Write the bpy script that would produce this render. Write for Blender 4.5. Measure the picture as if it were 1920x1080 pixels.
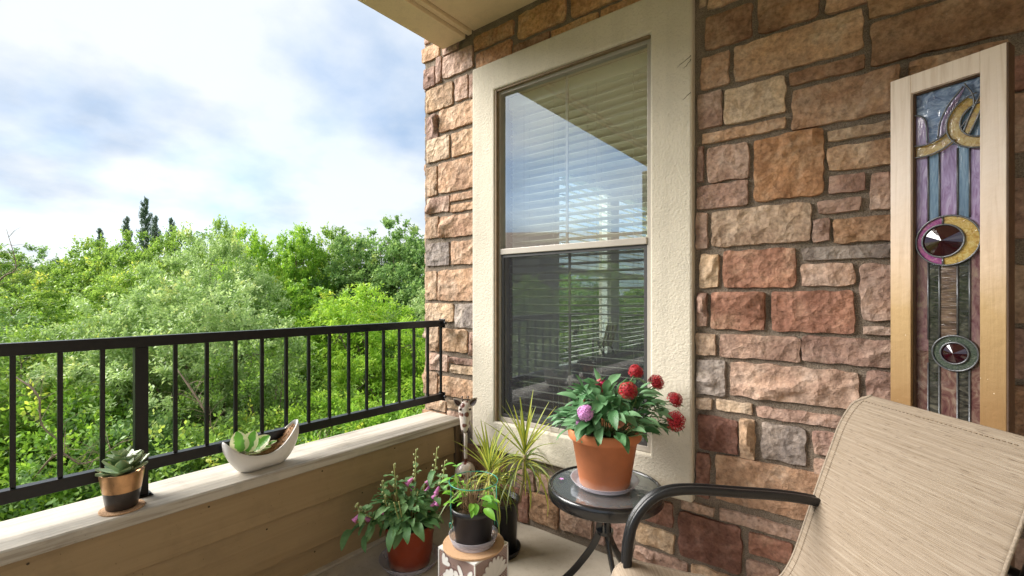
import bpy, bmesh, math, random
import numpy as np
from mathutils import Vector, Matrix, noise, Euler
R = math.radians
scene = bpy.context.scene
C = scene.collection
for o in list(bpy.data.objects): bpy.data.objects.remove(o)

# ------------------------------------------------------------------ camera
cam_d = bpy.data.cameras.new('camera'); cam = bpy.data.objects.new('camera', cam_d); C.objects.link(cam)
cam.location = (0, 0, 1.19); cam.rotation_euler = (R(90), 0, R(38.14))
cam_d.sensor_width = 36; cam_d.lens = 16.19; cam_d.shift_y = 0.00885
cam_d.clip_start = 0.02; cam_d.clip_end = 2000
scene.camera = cam

# ------------------------------------------------------------------ sky, sun, exposure
SUN = Vector((-0.70, -0.41, 0.58)).normalized()      # direction towards the sun
SUN_EL = math.asin(SUN.z); SUN_ROT = math.atan2(SUN.x, SUN.y)
scene.view_settings.view_transform = 'Standard'; scene.view_settings.look = 'None'
scene.view_settings.exposure = 2.38; scene.view_settings.gamma = 1.0
scene.view_settings.use_curve_mapping = False
world = bpy.data.worlds.new("World"); scene.world = world; world.use_nodes = True
nt = world.node_tree; nt.nodes.clear()
def wn(t, **k):
    n = nt.nodes.new(t)
    for a, b in k.items(): setattr(n, a, b)
    return n
out = wn('ShaderNodeOutputWorld'); bg = wn('ShaderNodeBackground'); sky = wn('ShaderNodeTexSky')
sky.sky_type = 'NISHITA'; sky.sun_disc = False; sky.sun_elevation = SUN_EL; sky.sun_rotation = SUN_ROT
sky.air_density = 1.0; sky.dust_density = 0.6; sky.ozone_density = 2.0
tc = wn('ShaderNodeTexCoord'); sep = wn('ShaderNodeSeparateXYZ')
nt.links.new(tc.outputs['Generated'], sep.inputs[0])
mz = wn('ShaderNodeMath', operation='MAXIMUM'); mz.inputs[1].default_value = 0.0; nt.links.new(sep.outputs[2], mz.inputs[0])
az = wn('ShaderNodeMath', operation='ADD'); az.inputs[1].default_value = 0.32; nt.links.new(mz.outputs[0], az.inputs[0])
dx = wn('ShaderNodeMath', operation='DIVIDE'); nt.links.new(sep.outputs[0], dx.inputs[0]); nt.links.new(az.outputs[0], dx.inputs[1])
dy = wn('ShaderNodeMath', operation='DIVIDE'); nt.links.new(sep.outputs[1], dy.inputs[0]); nt.links.new(az.outputs[0], dy.inputs[1])
cb = wn('ShaderNodeCombineXYZ'); nt.links.new(dx.outputs[0], cb.inputs[0]); nt.links.new(dy.outputs[0], cb.inputs[1]); cb.inputs[2].default_value = 3.7
cl = wn('ShaderNodeTexNoise'); cl.inputs['Scale'].default_value = 0.95; cl.inputs['Detail'].default_value = 9; cl.inputs['Roughness'].default_value = 0.52; cl.inputs['Distortion'].default_value = 0.35
nt.links.new(cb.outputs[0], cl.inputs['Vector'])
cr = wn('ShaderNodeValToRGB'); cr.color_ramp.elements[0].position = 0.36; cr.color_ramp.elements[0].color = (0.7, 0.7, 0.7, 1)
cr.color_ramp.elements[1].position = 0.56; cr.color_ramp.elements[1].color = (1, 1, 1, 1)
nt.links.new(cl.outputs['Fac'], cr.inputs[0])
cl2 = wn('ShaderNodeTexNoise'); cl2.inputs['Scale'].default_value = 1.5; cl2.inputs['Detail'].default_value = 7; cl2.inputs['Roughness'].default_value = 0.5
cb2 = wn('ShaderNodeVectorMath', operation='ADD'); cb2.inputs[1].default_value = (5.3, 1.9, 0); nt.links.new(cb.outputs[0], cb2.inputs[0]); nt.links.new(cb2.outputs[0], cl2.inputs['Vector'])
ccol = wn('ShaderNodeValToRGB'); ccol.color_ramp.elements[0].position = 0.41; ccol.color_ramp.elements[0].color = (1.5, 2.0, 2.75, 1)
ccol.color_ramp.elements[1].position = 0.58; ccol.color_ramp.elements[1].color = (3.1, 3.25, 3.4, 1)
nt.links.new(cl2.outputs['Fac'], ccol.inputs[0])
mx = wn('ShaderNodeMix', data_type='RGBA'); nt.links.new(cr.outputs[0], mx.inputs['Factor'])
nt.links.new(sky.outputs[0], mx.inputs[6]); nt.links.new(ccol.outputs[0], mx.inputs[7])
nt.links.new(mx.outputs[2], bg.inputs[0]); bg.inputs[1].default_value = 0.0605
nt.links.new(bg.outputs[0], out.inputs[0])
sun_d = bpy.data.lights.new('sun', 'SUN'); sun = bpy.data.objects.new('sun', sun_d); C.objects.link(sun)
sun_d.energy = 2.1; sun_d.angle = R(42); sun_d.color = (1.0, 0.96, 0.90)
sun.rotation_euler = SUN.to_track_quat('Z', 'Y').to_euler()
scene.cycles.max_bounces = 10; scene.cycles.transparent_max_bounces = 24; scene.cycles.diffuse_bounces = 5
scene.cycles.caustics_reflective = False; scene.cycles.caustics_refractive = False

# ------------------------------------------------------------------ materials
class NM:
    def __init__(s, name):
        s.m = bpy.data.materials.new(name); s.m.use_nodes = True; s.t = s.m.node_tree; s.t.nodes.clear()
        s.out = s.n('ShaderNodeOutputMaterial')
    def n(s, t, **k):
        x = s.t.nodes.new(t)
        for a, b in k.items(): setattr(x, a, b)
        return x
    def l(s, a, b): s.t.links.new(a, b)
    def math(s, op, a, b=None):
        x = s.n('ShaderNodeMath', operation=op)
        for i, v in enumerate((a, b)):
            if v is None: continue
            if isinstance(v, (int, float)): x.inputs[i].default_value = v
            else: s.l(v, x.inputs[i])
        return x.outputs[0]
    def mix(s, fac, a, b):
        x = s.n('ShaderNodeMix', data_type='RGBA')
        for i, v in ((0, fac), (6, a), (7, b)):
            if isinstance(v, (int, float)): x.inputs[i].default_value = v
            elif isinstance(v, tuple): x.inputs[i].default_value = (*v, 1) if len(v) == 3 else v
            else: s.l(v, x.inputs[i])
        return x.outputs[2]
    def ramp(s, fac, stops):
        x = s.n('ShaderNodeValToRGB'); e = x.color_ramp.elements
        while len(e) < len(stops): e.new(0.5)
        for i, (p, c) in enumerate(stops):
            e[i].position = p; e[i].color = (*c, 1) if isinstance(c, tuple) else (c, c, c, 1)
        s.l(fac, x.inputs[0]); return x.outputs[0]
    def coords(s, kind='Object', scale=(1, 1, 1), rnd=0.0, rot=(0, 0, 0)):
        c = s.n('ShaderNodeTexCoord').outputs[kind]
        m = s.n('ShaderNodeMapping'); m.inputs['Scale'].default_value = scale; m.inputs['Rotation'].default_value = rot; s.l(c, m.inputs[0])
        if rnd:
            oi = s.n('ShaderNodeObjectInfo'); mu = s.math('MULTIPLY', oi.outputs['Random'], rnd)
            cbn = s.n('ShaderNodeCombineXYZ')
            for i in range(3): s.l(mu, cbn.inputs[i])
            s.l(cbn.outputs[0], m.inputs['Location'])
        return m.outputs[0]
    def noise(s, vec, scale, detail=5, rough=0.55, dist=0.0):
        x = s.n('ShaderNodeTexNoise'); x.inputs['Scale'].default_value = scale; x.inputs['Detail'].default_value = detail
        x.inputs['Roughness'].default_value = rough; x.inputs['Distortion'].default_value = dist
        if vec is not None: s.l(vec, x.inputs['Vector'])
        return x.outputs['Fac']
    def bump(s, h, strength=0.3, dist=0.01, prev=None):
        x = s.n('ShaderNodeBump'); x.inputs['Strength'].default_value = strength; x.inputs['Distance'].default_value = dist
        s.l(h, x.inputs['Height'])
        if prev is not None: s.l(prev, x.inputs['Normal'])
        return x.outputs[0]
    def bsdf(s, col, rough=0.6, metal=0.0, normal=None, coat=0.0, spec=0.5, link=True):
        x = s.n('ShaderNodeBsdfPrincipled')
        for i, v in (('Base Color', col), ('Roughness', rough), ('Metallic', metal), ('Coat Weight', coat), ('Specular IOR Level', spec)):
            if isinstance(v, (int, float)): x.inputs[i].default_value = v
            elif isinstance(v, tuple): x.inputs[i].default_value = (*v, 1)
            else: s.l(v, x.inputs[i])
        if normal is not None: s.l(normal, x.inputs['Normal'])
        if link: s.l(x.outputs[0], s.out.inputs[0])
        return x

def simple(name, c, rough=0.5, metal=0.0, var=0.12, scale=30, bump=0.1, bscale=80, coat=0.0, spec=0.5):
    m = NM(name); v = m.coords('Object', rnd=7.0)
    n = m.noise(v, scale)
    c2 = tuple(min(1, x * (1 - var)) for x in c); c1 = tuple(min(1, x * (1 + var)) for x in c)
    col = m.ramp(n, [(0.3, c2), (0.7, c1)])
    nb = m.bump(m.noise(v, bscale, 4), bump, 0.004)
    m.bsdf(col, rough, metal, nb, coat, spec)
    return m.m

def stone_mat(name, a, b, c):
    m = NM(name); v = m.coords('Object', rnd=13.0)
    n1 = m.noise(v, 9, 6, 0.6, 0.4); n2 = m.noise(v, 60, 6, 0.65)
    col = m.ramp(n1, [(0.32, a), (0.50, b), (0.68, c)])
    oi = m.n('ShaderNodeObjectInfo')
    hsv = m.n('ShaderNodeHueSaturation'); m.l(col, hsv.inputs['Color'])
    m.l(m.math('ADD', m.math('MULTIPLY', oi.outputs['Random'], 0.28), 0.80), hsv.inputs['Value'])
    m.l(m.math('ADD', m.math('MULTIPLY', oi.outputs['Random'], 0.012), 0.494), hsv.inputs['Hue'])
    big = m.ramp(m.noise(v, 5.5, 4, .6, .8), [(0.36, (0.78, 0.74, 0.72)), (0.50, (1.0, 1.0, 1.0)), (0.66, (1.14, 1.10, 1.04))])
    mb = m.n('ShaderNodeMix', data_type='RGBA', blend_type='MULTIPLY'); mb.inputs[0].default_value = 1.0; m.l(hsv.outputs[0], mb.inputs[6]); m.l(big, mb.inputs[7])
    gr = m.ramp(n2, [(0.32, 0.60), (0.52, 1.0), (0.70, 1.28)])
    mm = m.n('ShaderNodeMix', data_type='RGBA', blend_type='MULTIPLY'); mm.inputs[0].default_value = 1.0
    m.l(mb.outputs[2], mm.inputs[6]); m.l(gr, mm.inputs[7])
    # pale mineral flecks
    fl = m.ramp(m.noise(v, 150, 3, 0.6), [(0.70, 0.0), (0.76, 0.5)])
    colf = m.mix(fl, mm.outputs[2], (0.55, 0.48, 0.42))
    nv = m.n('ShaderNodeTexNoise'); nv.inputs['Scale'].default_value = 14; nv.inputs['Detail'].default_value = 4; m.l(v, nv.inputs['Vector'])
    vm = m.n('ShaderNodeVectorMath', operation='MULTIPLY_ADD'); vm.inputs[1].default_value = (.09, .09, .09); m.l(nv.outputs['Color'], vm.inputs[0]); m.l(v, vm.inputs[2])
    vo = m.n('ShaderNodeTexVoronoi'); vo.inputs['Scale'].default_value = 19; m.l(vm.outputs[0], vo.inputs['Vector'])
    b1 = m.bump(vo.outputs['Distance'], 0.75, 0.016)
    b1 = m.bump(m.noise(v, 55, 5, 0.55), 0.7, 0.006, b1)
    b2 = m.bump(m.noise(v, 230, 4, 0.6), 0.6, 0.003, b1)
    m.bsdf(colf, 0.88, 0, b2, spec=0.25)
    return m.m
M = {}
M['st_t'] = stone_mat('stone_tan', (0.38, 0.225, 0.14), (0.47, 0.30, 0.195), (0.53, 0.385, 0.28))
M['st_o'] = stone_mat('stone_orange', (0.40, 0.21, 0.10), (0.48, 0.27, 0.14), (0.50, 0.33, 0.20))
M['st_b'] = stone_mat('stone_beige', (0.40, 0.275, 0.19), (0.48, 0.35, 0.25), (0.52, 0.40, 0.30))
M['st_y'] = stone_mat('stone_ochre', (0.41, 0.27, 0.165), (0.50, 0.35, 0.23), (0.57, 0.43, 0.31))
M['st_p'] = stone_mat('stone_pink', (0.36, 0.225, 0.17), (0.43, 0.29, 0.225), (0.49, 0.36, 0.295))
M['st_r'] = stone_mat('stone_red', (0.31, 0.15, 0.10), (0.39, 0.205, 0.14), (0.45, 0.28, 0.19))
M['st_m'] = stone_mat('stone_mauve', (0.27, 0.165, 0.13), (0.36, 0.235, 0.185), (0.45, 0.32, 0.25))
M['st_k'] = stone_mat('stone_maroon', (0.17, 0.08, 0.06), (0.24, 0.12, 0.09), (0.33, 0.19, 0.15))
M['st_g'] = stone_mat('stone_grey', (0.20, 0.165, 0.15), (0.28, 0.235, 0.21), (0.39, 0.33, 0.29))
M['st_d'] = stone_mat('stone_brown', (0.27, 0.155, 0.09), (0.36, 0.22, 0.135), (0.43, 0.29, 0.19))

def mortar():
    m = NM('mortar'); v = m.coords('Object')
    n = m.noise(v, 14, 6); col = m.ramp(n, [(0.3, (0.165, 0.132, 0.10)), (0.7, (0.26, 0.21, 0.165))])
    gr = m.ramp(m.noise(v, 240, 3, .6), [(0.36, 0.6), (0.5, 1.0), (0.68, 1.35)])
    mm = m.n('ShaderNodeMix', data_type='RGBA', blend_type='MULTIPLY'); mm.inputs[0].default_value = 1.0; m.l(col, mm.inputs[6]); m.l(gr, mm.inputs[7]); col = mm.outputs[2]
    b = m.bump(m.noise(v, 110, 5, 0.65), 0.9, 0.008)
    b = m.bump(m.noise(v, 12, 4), 0.5, 0.02, b)
    m.bsdf(col, 0.95, 0, b, spec=0.2); return m.m
M['mortar'] = mortar()
def stucco(name, c, k=0.14, bs=1.0):
    m = NM(name); v = m.coords('Object', rnd=3.0)
    n = m.noise(v, 3.5, 6); c2 = tuple(x * (1 - k) for x in c)
    col = m.ramp(n, [(0.3, c2), (0.65, c)])
    # darker tone in the pits
    nf = m.noise(v, 170, 3, 0.55)
    colg = m.mix(m.ramp(nf, [(0.30, 0.35), (0.45, 0.0)]), col, tuple(x * 0.6 for x in c))
    st = m.coords('Object', scale=(14, 14, 0.8), rnd=3.0)
    dirt = m.ramp(m.noise(st, 1.0, 5), [(0.52, 0.0), (0.75, 0.28)])
    colg = m.mix(dirt, colg, tuple(x * 0.62 for x in c))
    b = m.bump(nf, 0.6 * bs, 0.0035); b = m.bump(m.noise(v, 100, 3, 0.5), 0.45 * bs, 0.005, b)
    m.bsdf(colg, 0.9, 0, b, spec=0.25); return m.m
M['trim'] = stucco('trim_stucco', (0.64, 0.585, 0.48))
M['ceil'] = stucco('ceiling_paint', (0.80, 0.65, 0.42), 0.06, 0.12)
M['beam'] = stucco('beam_paint', (0.80, 0.66, 0.44), 0.06, 0.25)
M['sidewall'] = stucco('side_wall_stucco', (0.70, 0.62, 0.50))
def concrete():
    m = NM('concrete'); v = m.coords('Object')
    n = m.noise(v, 2.6, 8, 0.6, 0.6); col = m.ramp(n, [(0.3, (0.33, 0.285, 0.225)), (0.5, (0.44, 0.385, 0.31)), (0.72, (0.54, 0.48, 0.395))])
    st = m.coords('Object', scale=(3, 90, 1)); br = m.noise(st, 1.0, 5, 0.6)
    col = m.mix(m.ramp(m.noise(v, 45, 5, 0.7), [(0.55, 0.0), (0.8, 0.5)]), col, (0.22, 0.17, 0.13))
    b = m.bump(br, 0.22, 0.006); b = m.bump(m.noise(v, 160, 4), 0.3, 0.003, b)
    m.bsdf(col, 0.82, 0, b, spec=0.3); return m.m
M['concrete'] = concrete()
def painted_wood(name, c, c2, axis='Y', rough=0.62, dirt=0.35, bump=0.35):
    m = NM(name)
    sc = {'Y': (46, 1.5, 46), 'Z': (60, 60, 2.2), 'X': (1.5, 46, 46)}[axis]
    v = m.coords('Object', scale=sc, rnd=5.0); v2 = m.coords('Object', rnd=5.0)
    g = m.noise(v, 1.0, 6, 0.6, 0.8)
    col = m.ramp(g, [(0.34, c2), (0.52, c), (0.7, tuple(min(1, x * 1.08) for x in c))])
    d = m.ramp(m.noise(v2, 7, 7, 0.65), [(0.52, 0.0), (0.78, dirt)])
    col = m.mix(d, col, tuple(x * 0.45 for x in c2))
    sp = m.ramp(m.noise(v2, 95, 3, 0.5), [(0.70, 0.0), (0.76, 0.7)])
    col = m.mix(sp, col, tuple(x * 0.3 for x in c2))
    b = m.bump(g, bump, 0.006); b = m.bump(m.noise(v2, 120, 3), 0.12, 0.003, b)
    m.bsdf(col, rough, 0, b, spec=0.35); return m.m
M['ledge'] = painted_wood('ledge_paint', (0.47, 0.43, 0.365), (0.31, 0.27, 0.215), 'Y', 0.6, 0.45, 0.5)
M['siding'] = painted_wood('siding_paint', (0.33, 0.235, 0.125), (0.305, 0.215, 0.113), 'Y', 0.6, 0.35, 0.22)
M['siding_dark'] = painted_wood('corner_post_paint', (0.15, 0.10, 0.055), (0.10, 0.07, 0.04), 'Z', 0.7)
M['black'] = simple('black_rail_paint', (0.006, 0.007, 0.009), 0.30, 0, 0.2, 40, 0.14, 220, spec=0.35)
M['black_gloss'] = simple('black_gloss_paint', (0.008, 0.008, 0.009), 0.22, 0, 0.2, 40, 0.08, 300, coat=0.3)
M['black_tex'] = simple('black_powder_coat', (0.008, 0.0085, 0.010), 0.34, 0, 0.2, 40, 0.3, 260)
M['vinyl'] = simple('window_vinyl', (0.40, 0.36, 0.31), 0.45, 0, 0.06, 12, 0.05)
M['vinyl_dark'] = simple('window_seal', (0.22, 0.155, 0.09), 0.7, 0, 0.2, 30, 0.3)
M['screen_frame'] = simple('screen_frame_metal', (0.06, 0.058, 0.058), 0.45, 0.2)
M['blind'] = simple('blind_vinyl', (0.86, 0.84, 0.74), 0.45, 0, 0.03, 8, 0.03)
M['cord'] = simple('blind_cord', (0.6, 0.58, 0.5), 0.8)
M['room'] = simple('room_wall_paint', (0.82, 0.79, 0.72), 0.9, 0, 0.04, 3, 0.03)
M['room_dark'] = simple('room_floor_wood', (0.10, 0.075, 0.055), 0.5, 0, 0.15, 6, 0.05)
M['furn'] = simple('dark_furniture', (0.035, 0.03, 0.028), 0.6, 0, 0.15, 12)
M['white_frame'] = simple('white_window_frame', (0.75, 0.75, 0.73), 0.45)

def glass_pane(name, refl, tint, rough=0.0):
    m = NM(name)
    tr = m.n('ShaderNodeBsdfTransparent'); tr.inputs[0].default_value = (*tint, 1)
    gl = m.n('ShaderNodeBsdfGlossy'); gl.inputs['Roughness'].default_value = rough; gl.inputs[0].default_value = (0.97, 1.0, 1.0, 1)
    fr = m.n('ShaderNodeFresnel'); fr.inputs[0].default_value = 1.5
    geo = m.n('ShaderNodeNewGeometry')
    fac = m.math('MULTIPLY', m.math('ADD', m.math('MULTIPLY', fr.outputs[0], 0.9), refl), m.math('SUBTRACT', 1.0, geo.outputs['Backfacing']))
    mx = m.n('ShaderNodeMixShader'); m.l(fac, mx.inputs[0]); m.l(tr.outputs[0], mx.inputs[1]); m.l(gl.outputs[0], mx.inputs[2])
    m.l(mx.outputs[0], m.out.inputs[0]); return m.m
M['pane'] = glass_pane('coated_window_glass', 0.34, (0.94, 0.98, 0.96))
M['pane_plain'] = glass_pane('plain_window_glass', 0.02, (0.90, 0.95, 0.93))
M['table_glass'] = glass_pane('table_glass', 0.10, (0.55, 0.60, 0.60), 0.06)
def screen():
    m = NM('insect_screen_mesh'); tr = m.n('ShaderNodeBsdfTransparent'); df = m.n('ShaderNodeBsdfDiffuse'); df.inputs[0].default_value = (0.045, 0.045, 0.05, 1)
    v = m.coords('Object'); 
    mx = m.n('ShaderNodeMixShader'); m.l(m.ramp(m.noise(v, 5, 3), [(0.3, 0.26), (0.7, 0.34)]), mx.inputs[0])
    m.l(tr.outputs[0], mx.inputs[1]); m.l(df.outputs[0], mx.inputs[2]); m.l(mx.outputs[0], m.out.inputs[0]); return m.m
M['screen'] = screen()
def clear_plastic():
    m = NM('clear_plastic'); tr = m.n('ShaderNodeBsdfTransparent'); tr.inputs[0].default_value = (0.90, 0.90, 0.93, 1)
    p = m.bsdf((0.72, 0.70, 0.76), 0.12, link=False)
    lw = m.n('ShaderNodeLayerWeight'); lw.inputs[0].default_value = 0.35
    mx = m.n('ShaderNodeMixShader'); m.l(m.math('ADD', m.math('MULTIPLY', lw.outputs['Facing'], 0.5), 0.16), mx.inputs[0])
    m.l(tr.outputs[0], mx.inputs[1]); m.l(p.outputs[0], mx.inputs[2]); m.l(mx.outputs[0], m.out.inputs[0]); return m.m
M['plastic'] = clear_plastic()
def terracotta(name, c, rough=0.75, bands=True):
    m = NM(name); v = m.coords('Object'); n = m.noise(v, 16, 5)
    col = m.ramp(n, [(0.3, tuple(x * 0.86 for x in c)), (0.7, c)])
    
    geo = m.n('ShaderNodeTexCoord'); spz = m.n('ShaderNodeSeparateXYZ'); m.l(geo.outputs['Object'], spz.inputs[0])
    zz = m.math('ADD', spz.outputs[2], m.math('MULTIPLY', m.math('SUBTRACT', m.noise(v, 18, 5), .5), .05))
    col = m.mix(m.ramp(zz, [(0.006, 0.55), (0.035, 0.0)]), col, (0.62, 0.42, 0.33))
    col = m.mix(m.ramp(m.noise(v, 9, 6, .7), [(0.56, 0.0), (0.75, 0.35)]), col, tuple(x * .6 + .1 for x in c))
    vr = m.coords('Object', scale=(1, 1, 60)); b = m.bump(m.noise(vr, 3, 3), 0.10, 0.003)
    b = m.bump(m.noise(v, 160, 3), 0.12, 0.002, b)
    m.bsdf(col, rough, 0, b, spec=0.3); return m.m
M['terra'] = terracotta('terracotta_plastic', (0.58, 0.20, 0.085), 0.6)
M['redpot'] = terracotta('red_nursery_plastic', (0.30, 0.055, 0.022), 0.32)
M['blackpot'] = simple('black_nursery_plastic', (0.014, 0.014, 0.016), 0.35, 0, 0.3, 20, 0.15, 60)
M['cork'] = None
def cork():
    m = NM('cork'); v = m.coords('Object'); n = m.noise(v, 260, 4, 0.75)
    col = m.ramp(n, [(0.34, (0.26, 0.13, 0.06)), (0.5, (0.53, 0.33, 0.19)), (0.68, (0.66, 0.46, 0.29))])
    m.bsdf(col, 0.85, 0, m.bump(n, 0.4, 0.002), spec=0.2); return m.m
M['cork'] = cork()
def soil():
    m = NM('potting_soil'); v = m.coords('Object'); n = m.noise(v, 130, 5, 0.7)
    col = m.ramp(n, [(0.35, (0.025, 0.016, 0.010)), (0.6, (0.09, 0.055, 0.035)), (0.78, (0.30, 0.24, 0.17))])
    m.bsdf(col, 0.95, 0, m.bump(n, 0.8, 0.01), spec=0.15); return m.m
M['soil'] = soil()
def leafm(name, c, c2, trans=0.35, rough=0.45, gloss=0.5, edge=None):
    m = NM(name); v = m.coords('Object', rnd=9.0)
    n = m.noise(v, 22, 3)
    oi = m.n('ShaderNodeObjectInfo')
    f = m.math('ADD', m.math('MULTIPLY', n, 0.6), m.math('MULTIPLY', oi.outputs['Random'], 0.55))
    col = m.ramp(f, [(0.30, c2), (0.80, c)])
    if edge:
        uv = m.n('ShaderNodeTexCoord').outputs['UV']; sp = m.n('ShaderNodeSeparateXYZ'); m.l(uv, sp.inputs[0])
        a = m.math('ABSOLUTE', m.math('SUBTRACT', sp.outputs[0], 0.5))
        a = m.math('ADD', a, m.math('MULTIPLY', m.math('SUBTRACT', m.noise(v, 60, 2), 0.5), edge[2]))
        col = m.mix(m.ramp(a, [(edge[1], 0.0), (min(0.99, edge[1] + 0.05), 1.0)]), col, edge[0])
    uv2 = m.n('ShaderNodeTexCoord').outputs['UV']; sp2 = m.n('ShaderNodeSeparateXYZ'); m.l(uv2, sp2.inputs[0])
    w = m.math('SINE', m.math('MULTIPLY', m.math('SUBTRACT', sp2.outputs[1], m.math('ABSOLUTE', m.math('SUBTRACT', sp2.outputs[0], 0.5))), 62.0))
    nb = m.bump(w, 0.18, 0.003)
    p = m.bsdf(col, rough, 0, nb, spec=gloss, link=False)
    t = m.n('ShaderNodeBsdfTranslucent'); hs = m.n('ShaderNodeHueSaturation'); hs.inputs['Value'].default_value = 1.3; m.l(col, hs.inputs['Color']); m.l(hs.outputs[0], t.inputs[0])
    mx = m.n('ShaderNodeMixShader'); mx.inputs[0].default_value = trans; m.l(p.outputs[0], mx.inputs[1]); m.l(t.outputs[0], mx.inputs[2]); m.l(mx.outputs[0], m.out.inputs[0]); return m.m
M['penta_leaf'] = leafm('penta_leaf', (0.17, 0.33, 0.16), (0.06, 0.17, 0.06), 0.25, 0.42)
M['fox_leaf'] = leafm('foxglove_leaf', (0.24, 0.42, 0.17), (0.09, 0.22, 0.07), 0.25, 0.55)
M['fox_leaf_old'] = leafm('foxglove_old_leaf', (0.36, 0.34, 0.14), (0.14, 0.18, 0.07), 0.25, 0.6)
M['blade'] = leafm('dracaena_blade', (0.62, 0.60, 0.10), (0.40, 0.46, 0.07), 0.35, 0.4, 0.5, ((0.13, 0.22, 0.05), 0.30, 0.1))
M['blade_dark'] = leafm('dracaena_blade_dull', (0.36, 0.40, 0.12), (0.18, 0.26, 0.08), 0.3, 0.45, 0.5, ((0.07, 0.11, 0.035), 0.26, 0.1))
M['succ'] = leafm('succulent_leaf', (0.36, 0.46, 0.27), (0.18, 0.30, 0.14), 0.06, 0.33, 0.6, ((0.50, 0.56, 0.30), 0.40, 0.02))
M['pothos'] = leafm('variegated_leaf', (0.24, 0.52, 0.06), (0.14, 0.40, 0.05), 0.3, 0.3, 0.5, ((0.76, 0.78, 0.46), 0.26, 0.35))
M['lime_leaf'] = leafm('fresh_leaf', (0.26, 0.52, 0.06), (0.14, 0.38, 0.04), 0.35, 0.4)
M['stem'] = simple('green_stem', (0.12, 0.20, 0.06), 0.6)
M['stem_pale'] = simple('pale_stem', (0.34, 0.36, 0.13), 0.6)
M['twig'] = simple('dry_twig', (0.34, 0.22, 0.13), 0.8)
M['cane'] = simple('dracaena_cane', (0.33, 0.26, 0.15), 0.8, 0, 0.3, 60, 0.4)
M['fl_red'] = simple('red_petal', (0.40, 0.007, 0.016), 0.55, 0, 0.4, 90)
M['fl_core'] = simple('flower_core', (0.16, 0.006, 0.012), 0.7)
M['fl_corel'] = simple('flower_core_lilac', (0.34, 0.14, 0.32), 0.7)
M['fl_mag'] = simple('magenta_petal', (0.68, 0.02, 0.13), 0.55, 0, 0.3, 90)
M['fl_lil'] = simple('lilac_petal', (0.66, 0.30, 0.62), 0.6, 0, 0.2, 90)
M['fl_pink'] = simple('foxglove_petal', (0.74, 0.24, 0.56), 0.5, 0, 0.25, 60)
M['bud'] = simple('green_bud', (0.42, 0.48, 0.22), 0.6)
M['green_wire'] = simple('green_plastic_wire', (0.02, 0.22, 0.15), 0.4)

# ------------------------------------------------------------------ helpers
def mesh(name, V, F, uv=None, smooth=False):
    me = bpy.data.meshes.new(name); me.from_pydata([tuple(v) for v in V], [], [tuple(f) for f in F])
    if uv is not None:
        L = me.uv_layers.new(name='UVMap'); idx = np.empty(len(me.loops), dtype=np.int32); me.loops.foreach_get('vertex_index', idx)
        L.data.foreach_set('uv', np.asarray(uv, dtype=np.float32)[idx].ravel())
    if smooth: me.polygons.foreach_set('use_smooth', [True] * len(me.polygons))
    me.update(); return me
def tag(o, label=None, cat=None, group=None, kind=None):
    if label: o['label'] = label
    if cat: o['category'] = cat
    if group: o['group'] = group
    if kind: o['kind'] = kind
    return o
def empty(name, loc, label, cat, group=None, rz=0.0):
    o = bpy.data.objects.new(name, None); C.objects.link(o); o.location = loc; o.rotation_euler = (0, 0, rz); o.empty_display_size = 0.1
    return tag(o, label, cat, group)
def add(name, me, mat=None, parent=None, loc=(0, 0, 0), rot=(0, 0, 0), scale=(1, 1, 1), bevel=0.0, kind=None, label=None, mtx=None):
    if isinstance(mat, str): mat = M[mat]
    if mat is not None and len(me.materials) == 0: me.materials.append(mat)
    o = bpy.data.objects.new(name, me); C.objects.link(o); o.parent = parent
    if mtx is not None: o.matrix_local = mtx
    else: o.location = loc; o.rotation_euler = rot; o.scale = scale
    if bevel:
        b = o.modifiers.new('bevel', 'BEVEL'); b.width = bevel; b.segments = 2; b.limit_method = 'ANGLE'; b.angle_limit = R(35)
    if kind: o['kind'] = kind
    if label: o['label'] = label
    return o
BF = [(0, 3, 2, 1), (4, 5, 6, 7), (0, 1, 5, 4), (1, 2, 6, 5), (2, 3, 7, 6), (3, 0, 4, 7)]
def box(x0, x1, y0, y1, z0, z1):
    return [(x0, y0, z0), (x1, y0, z0), (x1, y1, z0), (x0, y1, z0), (x0, y0, z1), (x1, y0, z1), (x1, y1, z1), (x0, y1, z1)], list(BF)
def join(*vfs):
    V, F = [], []
    for v, f in vfs:
        n = len(V); V += list(v); F += [tuple(i + n for i in q) for q in f]
    return V, F
def bx(name, b, mat, parent=None, bevel=0.0, off=None, **k):
    V, F = box(*b)
    c = Vector(((b[0] + b[1]) / 2, (b[2] + b[3]) / 2, (b[4] + b[5]) / 2))
    V = [Vector(v) - c for v in V]
    pl = parent.location if parent is not None else Vector((0, 0, 0))
    return add(name, mesh(name, V, F), mat, parent, loc=(c if parent is None else (c - pl if off is None else c)), bevel=bevel, **k)
def lathe(prof, n=48, cap0=False, cap1=False, sx=1.0, sy=1.0):
    V, F = [], []
    for r, z in prof:
        for i in range(n):
            a = 2 * math.pi * i / n; V.append((r * math.cos(a) * sx, r * math.sin(a) * sy, z))
    for j in range(len(prof) - 1):
        for i in range(n):
            F.append((j * n + i, j * n + (i + 1) % n, (j + 1) * n + (i + 1) % n, (j + 1) * n + i))
    if cap0: F.append(tuple(reversed(range(n))))
    if cap1: F.append(tuple((len(prof) - 1) * n + i for i in range(n)))
    return V, F
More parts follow.
